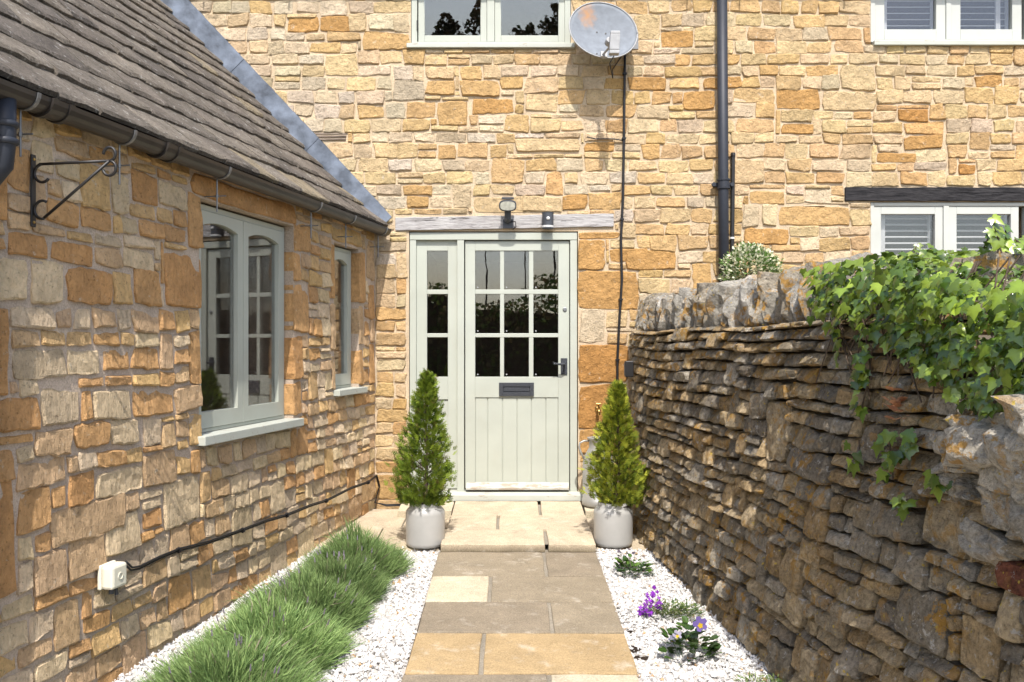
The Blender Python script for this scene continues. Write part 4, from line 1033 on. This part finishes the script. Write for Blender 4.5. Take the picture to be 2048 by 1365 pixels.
p = gpt(1318, 1240); t = thing('purple_flower', 'cushion of grey-green leaves with vivid purple blooms on its left side', 'flower', tuple(p), 'small plants in the right gravel')
mb = MB()
for dx, dy, r_ in ((0, 0, .09), (.08, .01, .08), (.16, .03, .07)): leaf_fan(mb, p + Vector((dx, dy, 0)), 300, r_, .022, [(.09, .15, .04), (.13, .18, .06), (.19, .20, .07), (.06, .11, .03)], R, .85, 'thin')
mb.build('foliage', M['lav'], t, kind='stuff')
def petals(mb, c, n, r, col, R, face=Vector((0, -1, .5))):
    face = face.normalized(); e1 = face.cross(Vector((0, 0, 1))).normalized(); e2 = e1.cross(face)
    for k in range(n):
        a = 6.283 * k / n + R.uniform(-.1, .1); d = e1 * math.cos(a) + e2 * math.sin(a); s = face.cross(d)
        mb.add([c, c + d * r * .5 + s * r * .42, c + d * r + s * r * .25 + face * r * .1, c + d * r - s * r * .25 + face * r * .1, c + d * r * .5 - s * r * .42], [(0, 1, 2, 3, 4)], col)
mb = MB()
for q in range(52):
    sp = R.choice(((-.085, 0, .0), (-.045, .01, .05), (-.02, .03, .085), (-.06, -.03, .0), (-.01, -.01, .03)))
    c = p + Vector(sp) + Vector((R.uniform(-.02, .02), R.uniform(-.02, .02), R.uniform(.03, .085))); k = R.uniform(.7, 1.2)
    petals(mb, c, 4, R.uniform(.008, .012), (.24 * k, .03 * k, .42 * k), R, Vector((R.uniform(-.6, .6), -1, R.uniform(.2, 1.2))))
mb.build('blooms', M['petal'], t, kind='stuff')
p = gpt(1378, 1318); t = thing('pansy', 'pansy plant with one lilac and yellow flower, nearest the camera', 'flower', tuple(p), 'small plants in the right gravel')
mb = MB(); leaf_fan(mb, p, 120, .11, .045, [(.045, .09, .02), (.07, .13, .03), (.035, .07, .02)], R, 1.0); mb.build('foliage', M['ivy'], t, kind='stuff')
for dx, dz, r_, c1 in ((.045, .17, .034, (.20, .14, .42)), (-.06, .12, .022, (.36, .34, .44)), (-.085, .10, .017, (.30, .30, .40))):
    mb = MB(); c = p + Vector((dx, -.03, dz)); petals(mb, c, 5, r_, c1, R, Vector((0, -1, .35))); petals(mb, c + Vector((0, -.004, -.006)), 5, r_ * .36, (.75, .50, .03), R, Vector((0, -1, .35)))
    mb.tube([p + Vector((dx * .5, 0, .01)), c + Vector((0, .006, -.002))], .0018, 4, (.06, .12, .03)); mb.build('bloom', M['petal'], t)
p = gpt(1530, 1385); t = thing('thyme_tuft', 'tuft of fine green leaves at the wall foot, cut by the bottom edge', 'plant', tuple(p), 'small plants in the right gravel')
mb = MB()
for dx, r_ in ((-.05, .07), (.04, .06), (.10, .05)): leaf_fan(mb, p + Vector((dx, 0, 0)), 140, r_, .020, [(.10, .17, .04), (.15, .20, .06), (.20, .23, .08)], R, .8, 'thin')
mb.build('foliage', M['lav'], t, kind='stuff')

# ------------------------------------------------------------------ variegated shrub behind the wall
R = random.Random(8)
sc = at(1503, 545, -.62); sh = thing('variegated_shrub', 'round cream and green variegated shrub showing above the dry stone wall', 'shrub', (sc.x, sc.y, gz(sc.y)))
mb = MB(); mb.tube([(sc.x, sc.y, -.05), (sc.x + .02, sc.y, 1.0), tuple(sc)], [.025, .02, .01], 8)
for k in range(14):
    d = Vector((R.uniform(-1, 1), R.uniform(-1, 1), R.uniform(-.3, 1))).normalized() * .17; mb.tube([tuple(sc + Vector((0, 0, -.15))), tuple(sc + d)], [.007, .003], 5)
mb.build('stem', M['bark'], sh, kind='stuff')
mb = MB()
for k in range(4200):
    d = Vector((R.gauss(0, 1), R.gauss(0, 1), R.gauss(0, 1))).normalized(); lump = 1 + .25 * noise.noise(d * 2.6)
    p = sc + Vector((d.x * .20, d.y * .18, d.z * .185)) * lump * R.uniform(.7, 1.03)
    e = (d + Vector((R.uniform(-.8, .8), R.uniform(-.8, .8), R.uniform(-.3, .9)))).normalized(); s = e.cross(Vector((R.uniform(-1, 1), R.uniform(-1, 1), 1))).normalized(); L = R.uniform(.02, .034); w_ = L * .34
    cc = (.10, .18, .04) if R.random() < .5 else (.66, .66, .48)
    mb.add([p, p + e * L * .5 + s * w_, p + e * L, p + e * L * .5 - s * w_], [(0, 1, 2, 3)], cc)
mb.build('foliage', M['lav'], sh, kind='stuff', recalc=False)

# ------------------------------------------------------------------ ivy over the near end of the wall
R = random.Random(13)
iv = thing('ivy', 'glossy green ivy spilling over the near end of the dry stone wall', 'ivy', tuple(garden(4.1, 1.35, -.2)))
def ivy_shape(seed):
    r = random.Random(seed); pts = [(0, -.02), (.28, -.14), (.50, -.02), (.42, .14), (.62, .42), (.34, .44), (.22, .62), (0, 1.02), (-.22, .62), (-.34, .44), (-.62, .42), (-.42, .14), (-.50, -.02), (-.28, -.14)]
    return [(x * r.uniform(.85, 1.12), y * r.uniform(.9, 1.08)) for x, y in pts]
LEAFM = []
for k in range(14):
    sh_ = ivy_shape(k); g = random.Random(k).random()
    col = Vector((.035, .09, .016)).lerp(Vector((.32, .43, .05)), g ** 1.1)
    mb = MB(); V = [Vector((0, .30, .05))] + [Vector((x, y, -.10 * abs(x) - .10 * max(0, y - .5))) for x, y in sh_]; n = len(sh_)
    me = bpy.data.meshes.new('leaf'); me.from_pydata([tuple(v) for v in V], [], [(0, 1 + i, 1 + (i + 1) % n) for i in range(n)])
    ca = me.color_attributes.new('tone', 'FLOAT_COLOR', 'POINT')
    ca.data.foreach_set('color', np.array([(*(col * (1.18 if i == 0 else 1.0)), 1) for i in range(n + 1)], dtype=np.float32).ravel())
    me.polygons.foreach_set('use_smooth', [True] * n); me.materials.append(M['ivy']); LEAFM.append((me, V, n, col))
leaves = []
def add_leaf(p, face, size):
    face = face.normalized(); down = (Vector((0, 0, -1)) + Vector((R.uniform(-.7, .7), R.uniform(-.7, .7), R.uniform(-.2, .5))))
    yv = (down - face * down.dot(face)).normalized(); xv = yv.cross(face)
    leaves.append((p, Matrix((xv, yv, face)).transposed(), size, R.randrange(14)))
def lobe(u): return noise.noise(Vector((u * 3.1, 4, 0)))
nrm_of = lambda u: (garden(u, 1, .1) - garden(u, 1, 0)).normalized()
for k in range(1500):      # curtain on the face
    u = R.uniform(3.58, 4.85); s = (u - 3.58) / 1.27
    zt = 1.60 - .14 * min(1, max(0, (u - 3.95) / .6)); zb = 1.42 - .30 * min(1, max(0, (s - .12) * 1.9)) + .10 * lobe(u * 2)
    if s < .2: zb = 1.48 - .1 * R.random()
    z = zt - (zt - zb) * R.random() ** .9
    if R.random() < (.55 if s < .35 else .1): continue
    o = R.uniform(.02, .12) + .06 * (z > 1.4)
    n_ = nrm_of(u); add_leaf(garden(u, z, o), n_ + Vector((R.uniform(-.5, .5), R.uniform(-.9, .2), R.uniform(-.1, 1.1))), R.uniform(.02, .048))
for k in range(2200):     # mound on top
    u = R.uniform(3.60, 4.95); s = (u - 3.60) / 1.35; o = R.uniform(-.62, .10)
    hz = 1.555 + .075 * math.sin(min(1.3, s * 1.25) * 3.14) + .05 * lobe(u + o * 2) - .17 * min(1, max(0, (u - 3.95) / .6)) - 1.1 * max(0, -.25 - o) ** 2
    if s < .15 and R.random() < .6: continue
    z = hz - R.random() ** 2 * .14
    add_leaf(garden(u, z, o), Vector((R.uniform(-.7, .3), R.uniform(-1.1, .5), R.uniform(.1, 1.2))), R.uniform(.018, .045))
for k in range(700):      # darker hollow behind the broken end
    u = R.uniform(4.25, 5.2); add_leaf(garden(u, R.uniform(.9, 1.43), R.uniform(-.5, -.12)), nrm_of(u) + Vector((R.uniform(-.5, .5), R.uniform(-.6, .2), R.uniform(0, .8))), R.uniform(.03, .055))
strands = [[(1690, 560), (1720, 640), (1735, 720), (1740, 760)], [(1650, 590), (1680, 660), (1690, 720)], [(1740, 700), (1735, 760), (1720, 830)], [(1800, 880), (1830, 880), (1850, 870), (1790, 930)], [(1900, 940), (1880, 960), (1925, 950)], [(1720, 880), (1722, 930)], [(1815, 1000), (1840, 1000)], [(1780, 880), (1790, 960)], [(1770, 640), (1755, 690)], [(1640, 600), (1665, 590)]]
def face_pt(px, py, o):
    k = (px - 1024) / FPX; lo, hi = 0, 5.6
    for _ in range(30):
        m = (lo + hi) / 2; q = garden(m, 1.2, o)
        if q.x / (q.y + DCAM) < k: lo = m
        else: hi = m
    q = garden(lo, 1.2, o); return lo, CZ + (CY - py) / FPX * (q.y + DCAM)
mbs = MB()
for st in strands:
    P = []
    for (x, y) in st:
        u, z = face_pt(x, y, .04); P.append((u, z))
    mbs.tube([garden(u, z, .035) for u, z in P], .003, 5)
    for (a, b) in zip(P, P[1:]):
        for k in range(6):
            s = R.random(); u = a[0] + (b[0] - a[0]) * s + R.uniform(-.02, .02); z = a[1] + (b[1] - a[1]) * s + R.uniform(-.03, .03)
            add_leaf(garden(u, z, R.uniform(.045, .085)), nrm_of(u) + Vector((R.uniform(-.5, .5), R.uniform(-.9, .1), R.uniform(0, 1.0))), R.uniform(.025, .055))
for k in range(16):       # climbing shoots standing up from the mound
    u = R.uniform(3.6, 4.3); b = garden(u, 1.58, R.uniform(-.4, 0)); e = b + Vector((R.uniform(-.06, .06), R.uniform(-.06, .06), R.uniform(.05, .11)))
    mbs.tube([b, e], .0025, 5)
    for q in range(4): add_leaf(b.lerp(e, .4 + .2 * q), Vector((R.uniform(-.6, .6), -1, R.uniform(0, 1))), R.uniform(.025, .045))
for k in range(40):
    u = R.uniform(3.5, 4.8); z0 = 1.55; mbs.tube([garden(u, z0, -.02), garden(u + R.uniform(-.1, .1), z0 - .12, .03), garden(u + R.uniform(-.2, .2), z0 - R.uniform(.2, .45), .03)], .0028, 5)
mbs.build('stem', M['bark'], iv, kind='stuff')
def lscore(l):
    d = l[0].y + DCAM; x, y = l[0].x / d * FPX, (l[0].z - CZ) / d * FPX
    if abs(x) > 1024 or abs(y) > 690: return 0
    return l[2] / d * (1 + max(0, -l[1].col[2].y)) * (1.5 if l[0].z > 1.0 else 1)
leaves.sort(key=lambda l: -lscore(l))
mb = MB()
for k, (p, rot, size, vi) in enumerate(leaves):
    me, V, n, col = LEAFM[vi]
    if k < 300:
        o = bpy.data.objects.new('leaf', me); place(o, p, iv)
        o.matrix_local = Matrix.LocRotScale(Vector(p) - WPOS[iv.name], rot.to_quaternion(), Vector((size, size, size)))
    else:
        kk = R.uniform(.8, 1.2); mb.add([p + rot @ (v * size) for v in V], [(0, 1 + i, 1 + (i + 1) % n) for i in range(n)], tuple(col * kk))
mb.build('leaf_mass', M['ivy'], iv, smooth=True, kind='stuff', recalc=False)
mb = MB()
for (x, y) in ((1795, 790), (1800, 810), (1806, 830), (1798, 820), (1803, 845)):
    u, z = face_pt(x, y, .03); p = garden(u, z, .04)
    leaf_fan(mb, p, 5, .02, .035, [(.42, .20, .10), (.50, .28, .16)], R)
mb.build('dead_leaves', M['lav'], iv, kind='stuff')

# ------------------------------------------------------------------ fittings
R = random.Random(31)
# satellite dish
dc = at(1207, 60, -.20); ax = (Vector((.16, -1, .36))).normalized(); e1 = Vector((1, .16, -.10)); e1 = (e1 - ax * e1.dot(ax)).normalized(); e2 = ax.cross(e1) * -1
if e2.z < 0: e2 = -e2
sd_ = thing('satellite_dish', 'grey satellite dish with a rust stain, fixed to the wall beside the upstairs window', 'satellite dish', tuple(dc))
mb = MB(); V = []; nr, na = 9, 48
def dpt(r, a, off=0): return dc + e1 * (.268 * r * math.cos(a)) + e2 * (.258 * r * math.sin(a)) + ax * (.055 * (r * r - 1) + off)
for off in (0, -.008):
    for i in range(nr + 1):
        for k in range(na): V.append(dpt(max(.001, i / nr), 2 * math.pi * k / na, off))
A = (nr + 1) * na; Fs = []
for i in range(nr):
    for k in range(na):
        q = (i * na + k, i * na + (k + 1) % na, (i + 1) * na + (k + 1) % na, (i + 1) * na + k); Fs += [q, tuple(A + x for x in q[::-1])]
for k in range(na): Fs.append((nr * na + k, nr * na + (k + 1) % na, A + nr * na + (k + 1) % na, A + nr * na + k))
mb.add(V, Fs); mb.build('reflector', M['dish'], sd_, smooth=True, origin=tuple(dc))
mb = MB(); rim = [dpt(1.0, 2 * math.pi * k / 48, .0) for k in range(49)]; mb.tube(rim, .005, 6); mb.build('rim', M['lnb'], sd_, smooth=True)
mb = MB(); lb = at(1229, 86, -.50); foot = dpt(.96, math.radians(-91), .004)
mb.tube([foot + ax * -.02, foot + ax * .03, lb + Vector((-.015, .05, .0))], .011, 4); mb.box(lambda u, v, o: foot + e1 * u + e2 * v + ax * o, -.02, .03, -.015, .03, -.004, .02); mb.build('feed_arm', M['lnb'], sd_)
mb = MB(); FL = lambda u, v, o: lb + Vector((u + .05 * v, -o, v)); mb.box(FL, -.036, .036, -.058, .058, -.03, .03); mb.box(FL, -.037, .037, -.086, -.060, -.03, .03); mb.box(FL, -.034, .034, .059, .080, -.03, .028)
mb.lathe(lb + Vector((-.03, .03, .035)), [(0, 0), (.026, 0), (.03, .03), (.03, .05), (0, .052)], 14, axis=-ax); mb.build('receiver', M['lnb'], sd_, bevel=.004)
mb = MB(); wb = facade(FX(1258), FZ(75), .0)
mb.box(facade, FX(1246), FX(1276), FZ(100), FZ(66), .0, .02); mb.tube([facade(FX(1262), FZ(84), .01), facade(FX(1262), FZ(84), .09), tuple(dc + ax * -.07 + Vector((.02, .03, -.03)))], .019, 8)
mb.box(lambda u, v, o: dc + e1 * u + e2 * v + ax * o, -.06, .06, -.05, .05, -.09, -.058); mb.build('wall_bracket', M['steel'], sd_)
mb = MB()
for (u, v) in ((-.04, .012), (.03, .012), (-.05, -.225), (.06, -.225)):
    mb.lathe(dc + e1 * u + e2 * v + ax * (.055 * ((u * u + v * v) / .066 - 1) + .001), [(.007, 0), (.007, .003), (0, .004)], 8, axis=ax)
mb.build('bolt', M['iron'], sd_, kind='stuff')
mb = MB(); lo = lb + Vector((0, .03, -.085)); mb.tube([lo, lo + Vector((-.03, .02, -.05)), lo + Vector((.0, .08, -.14)), lo + Vector((.01, .16, -.08)), dc + Vector((.09, .17, -.25)), facade(FX(1249), FZ(105), .02)], .004, 6)
mb.build('lead_cable', M['black'], sd_, smooth=True)
# cable down the wall
pts = [(1249, 104), (1248, 180), (1247, 279), (1245, 400), (1241, 480), (1243, 560), (1238, 640), (1234, 720), (1234, 800), (1235, 1003)]
mb = MB(); mb.tube([facade(FX(x), FZ(y), .030) for x, y in pts], .010, 8); cb = mb.build('wall_cable', M['black'], None, smooth=True); tag(cb, 'thick black aerial cable running down the facade right of the door', 'cable')
mb = MB()
for y in (150, 279, 440, 600, 720): 
    x = np.interp(y, [p[1] for p in pts], [p[0] for p in pts]); mb.box(facade, FX(x) - .016, FX(x) + .016, FZ(y) - .006, FZ(y) + .006, .0, .044)
mb.tube([facade(FX(1246), FZ(283), .028), facade(FX(1225), FZ(280), .03), facade(FX(1190), FZ(280), .03), facade(FX(1173), FZ(276), .03)], .005, 6)
mb.build('cable_tie', M['black'], cb)
# floodlight
fc = at(1015.5, 411, -.13); fl_ = thing('floodlight', 'grey halogen floodlight with a wide lens above the weathered lintel', 'floodlight', tuple(fc))
axf = Vector((0, -1, -.30)).normalized(); f1 = Vector((1, 0, 0)); f2 = f1.cross(axf); f2 = f2 if f2.z > 0 else -f2
FFL = lambda u, v, o: fc + f1 * u + f2 * v + axf * o
def superel(a, b, n=24, e=.7): return [(a * math.copysign(abs(math.cos(t)) ** e, math.cos(t)), b * math.copysign(abs(math.sin(t)) ** e, math.sin(t))) for t in [2 * math.pi * k / n for k in range(n)]]
mb = MB(); mb.prism(FFL, superel(.068, .044), .0, .03); mb.prism(FFL, superel(.052, .036), -.06, .0); mb.prism(FFL, [(-.05, .046), (.05, .046), (.045, .06), (-.045, .06)], -.05, .02); mb.build('housing', M['dgrey'], fl_, bevel=.004)
mb = MB(); mb.prism(FFL, superel(.058, .034), .0305, .034); mb.build('lens', M['lens'], fl_)
mb = MB(); b = facade(FX(1015.5), FZ(445), .03); mb.tube([fc + Vector((0, .03, -.03)), fc + Vector((0, .05, -.09)), b + Vector((0, -.02, .01))], .026, 12); mb.lathe(b, [(0, 0), (.03, 0), (.03, .02), (0, .02)], 14); mb.box(facade, FX(1006), FX(1026), FZ(458), FZ(440), .018, .03); mb.build('neck', M['dgrey'], fl_, smooth=False)
mb = MB(); mb.tube([b + Vector((.02, 0, 0)), b + Vector((.06, -.02, .0)), b + Vector((.065, -.01, -.04)), b + Vector((.04, .01, -.06))], .004, 6); mb.build('flex', M['black'], fl_)
# sensor wall light
sx, sz = FX(1095), FZ(460); sy = -.065; sl_ = thing('sensor_light', 'anthracite cylinder wall light with a round motion sensor on the lintel', 'wall light', (sx, sy, sz))
mb = MB(); mb.lathe((sx, sy, sz), [(0, 0), (.045, 0), (.045, .118), (.047, .120), (.047, .126), (.043, .126), (.042, .12), (0, .119)], 28); mb.box(facade, sx - .035, sx + .035, sz + .01, sz + .1, .015, .045); mb.build('body', M['dgrey'], sl_, smooth=False)
mb = MB(); mb.lathe((sx, sy, sz + .008), [(.0455, 0), (.0462, .001), (.0462, .014), (.0455, .015)], 28); mb.build('light_band', M['shut'], sl_)
mb = MB(); mb.lathe((sx + .001, sy - .042, sz + .075), [(.015, 0), (.014, .007), (.008, .012), (0, .013)], 16, axis=Vector((0, -1, 0))); mb.build('sensor', M['shut'], sl_, smooth=True)
# tap
tp = facade(FX(1195), FZ(818), 0); tap = thing('garden_tap', 'small brass garden tap on the orange stone right of the door', 'tap', tuple(tp))
mb = MB(); mb.tube([facade(FX(1195), FZ(818), .0), facade(FX(1195), FZ(818), .075), facade(FX(1195.5), FZ(820), .1), facade(FX(1195.5), FZ(829), .105)], [.011, .013, .012, .010], 10)
mb.lathe(facade(FX(1195), FZ(818), .012), [(.022, 0), (.022, .006), (0, .007)], 14, axis=Vector((0, -1, 0))); mb.build('spout', M['brass'], tap, smooth=True)
mb = MB(); mb.tube([facade(FX(1195), FZ(816), .06), facade(FX(1195), FZ(808), .06)], .007, 8); mb.tube([facade(FX(1191), FZ(807), .06), facade(FX(1199), FZ(807), .06)], .006, 8); mb.build('lever', M['brass'], tap)
# key box on the end of the dry stone wall
u, z = face_pt(1259, 738, .06); kb = thing('key_box', 'small black box fixed to the far end of the dry stone wall', 'key safe', tuple(garden(u, z, .03)))
u = .62; FK = lambda a, b, o: garden(u, z, .03) + Vector((a - o, -.0 + b * 0 - .5 * o, b)) if False else Vector((garden(u, z, .065).x - o, -u + a, z + b))
mb = MB(); mb.box(FK, -.03, .03, -.058, .058, -.03, .03); mb.build('case', M['iron'], kb, bevel=.006)
mb = MB(); mb.box(FK, -.022, .022, -.045, .045, .0302, .034); mb.build('cover', M['dgrey'], kb, bevel=.002)
# hanging basket bracket on the wing
t0 = wt(56); hb = thing('hanging_bracket', 'black wrought iron hanging basket bracket with scrolls under the wing eave', 'bracket', tuple(wing(t0, 1.87, .02)))
z0, z1 = wz(56, 455), wz(56, 310); zt = wz(56, 330); zl = wz(56, 437)
mb = MB(); FB = lambda a, b, o: wing(t0 + a, b, o); mb.box(FB, -.012, .012, z0, z1, .018, .026); mb.build('back_plate', M['iron'], hb, bevel=.003)
def arc(cx_, cz_, r, a0, a1, n=14): return [wing(t0, cz_ + r * math.sin(math.radians(a0 + (a1 - a0) * k / n)), cx_ + r * math.cos(math.radians(a0 + (a1 - a0) * k / n))) for k in range(n + 1)]
L = .345
mb = MB(); mb.tube([wing(t0, zt, .05), wing(t0, zt, L)], .0055, 6); mb.tube(arc(.062, zt - .034, .034, 90, 320), .0055, 6); mb.tube([wing(t0, zt - .002, L - .005)] + arc(L, zt + .025, .025, -90, 180), .0055, 6); mb.tube(arc(L, zt - .027, .027, 90, -170), .0055, 6); mb.build('top_arm', M['iron'], hb, smooth=True)
mb = MB(); mb.tube([wing(t0, zl - .0, .07), wing(t0, zt, L)], .0055, 6); mb.tube(arc(.062, zl + .03, .034, -80, -300), .0055, 6); mb.build('brace', M['iron'], hb, smooth=True)
mb = MB()
for z in (z0 + .018, z1 - .018): mb.lathe(wing(t0, z, .026), [(.006, 0), (.005, .003), (0, .004)], 8, axis=WN)
mb.build('screw', M['brass'], hb, kind='stuff')
# outdoor socket and its cable
tj = wt(205); zj = wz(205, 1150); jb = thing('outdoor_socket', 'ivory plastic outdoor junction box low on the wing wall', 'junction box', tuple(wing(tj, zj, .05)))
FJ = lambda a, b, o: wing(tj + a, zj + b, o)
mb = MB(); mb.box(FJ, -.05, .05, -.05, .05, .03, .085); mb.build('case', M['box'], jb, bevel=.012)
mb = MB(); mb.box(FJ, -.052, .052, -.052, .052, .012, .03); mb.build('back_box', M['box'], jb, bevel=.006)
mb = MB(); mb.lathe(FJ(.0, .0, .0855), [(.016, 0), (.016, .002), (.013, .0025), (.013, 0)], 16, axis=WN); mb.build('knockout', M['box'], jb)
mb = MB(); mb.tube([FJ(.01, -.05, .05), FJ(.01, -.075, .05)], .011, 10); mb.tube([FJ(-.02, -.05, .05), FJ(-.022, -.085, .05), FJ(-.04, -.09, .04), FJ(-.055, -.06, .02)], .007, 8); mb.build('cable_gland', M['dgrey'], jb)
wp = [(232, 1128), (245, 1140), (262, 1137), (300, 1118), (340, 1102), (400, 1087), (470, 1062), (520, 1043), (560, 1032), (610, 1012), (640, 1003), (690, 978), (725, 966), (742, 953), (748, 975)]
mb = MB()
for k in range(2): mb.tube([wing(wt(x), wz(x, y) + .012 * k, .042 + .006 * k) for x, y in wp] + [facade(FX(752), FZ(1003), .05 + .006 * k), facade(FX(775), FZ(1010) + .01 * k, .05), facade(FX(830), FZ(1009) + .01 * k, .04)], .005, 6)
cb2 = mb.build('ground_cable', M['black'], None, smooth=True); tag(cb2, 'pair of black cables clipped along the foot of the wing wall', 'cable')
mb = MB()
for x, y in ((340, 1102), (470, 1062), (560, 1032), (640, 1003), (725, 966)): mb.tube([wing(wt(x - 1), wz(x, y) + .004, .046), wing(wt(x + 1), wz(x, y) + .006, .046)], .015, 8)
mb.build('cable_clip', M['black'], cb2)

# ------------------------------------------------------------------ what the panes mirror: hedge and trees across the drive
R = random.Random(17)
def leaf_cloud(name, pts, size, cols, parent, seed):
    g = np.random.default_rng(seed); n = len(pts); P = np.array(pts)
    d = g.normal(0, 1, (n, 3)); d /= np.linalg.norm(d, axis=1)[:, None]; s = np.cross(d, g.normal(0, 1, (n, 3))); s /= np.linalg.norm(s, axis=1)[:, None]
    L = size * g.uniform(.6, 1.3, (n, 1)); V = np.stack([P - d * L * .5, P + s * L * .35, P + d * L * .5, P - s * L * .35], 1).reshape(-1, 3)
    i = np.arange(n) * 4; q = np.stack([i, i + 1, i + 2, i + 3], 1); c = np.array(cols)[g.integers(0, len(cols), n)] * g.uniform(.7, 1.25, (n, 1))
    return np_mesh(name, V, [q], np.repeat(c, 4, 0), M['lav'], parent, kind='stuff')
hd = thing('hedge', 'tall clipped dark green hedge across the drive, mirrored in the door panes', 'hedge', (0, -15, gz(-15)))
mb = MB(); mb.box(lambda u, v, o: Vector((u, o, v)), -9, 9, gz(-9), 2.3, -15.3, -14.7, (.02, .03, .01)); mb.build('branches', M['bark'], hd)
g = np.random.default_rng(5); n = 22000
pts = np.stack([g.uniform(-9.2, 9.2, n), g.choice([-14.55, -15.0], n) + g.normal(0, .12, n), g.uniform(gz(-9), 2.6, n)], 1); pts[:, 2] += .16 * np.sin(pts[:, 0] * 1.3)
leaf_cloud('foliage', pts, .13, [(.10, .15, .04), (.15, .19, .05), (.22, .17, .08)], hd, 6)
for k, (x, h, lab) in enumerate(((-4.3, 8.3, 'tall slim tree mirrored at the left edge of the upstairs window'), (-2.6, 7.9, 'broad tree mirrored in the left upstairs pane'), (-1.2, 8.4, 'tall tree mirrored beside the upstairs mullion'), (.5, 7.7, 'small tree mirrored left in the right upstairs pane'), (1.7, 8.2, 'slender tree mirrored in the middle of the right upstairs pane'))):
    t = thing('garden_tree', lab, 'tree', (x, -30, gz(-9)), 'trees across the drive')
    mb = MB(); zb = gz(-9); mb.tube([(x, -30, zb), (x + .1, -30, h * .5), (x, -30, h * .93)], [.05, .035, .02], 8)
    for q in range(16):
        a = R.uniform(0, 6.28); z = R.uniform(.72, .92) * h; mb.tube([(x, -30, z - .3), (x + math.cos(a) * .8, -30 + math.sin(a) * .8, z + .4)], [.04, .01], 5)
    mb.build('trunk', M['bark'], t)
    P = []
    for q in range(1500):
        f = R.random(); z = h * (.72 + .31 * f); rr = .85 * math.sin(min(1, (1 - f) * 1.25 + .1) * 1.5) ** .8; a = R.uniform(0, 6.28); r_ = rr * math.sqrt(R.random())
        if noise.noise(Vector((x * 3 + math.cos(a) * r_ * 1.3, math.sin(a) * r_ * 1.3, z * 1.3))) > -.12: P.append((x + math.cos(a) * r_, -30 + math.sin(a) * r_, z))
    leaf_cloud('crown', P, .2, [(.06, .06, .025), (.09, .06, .03), (.05, .07, .02)], t, 70 + k)
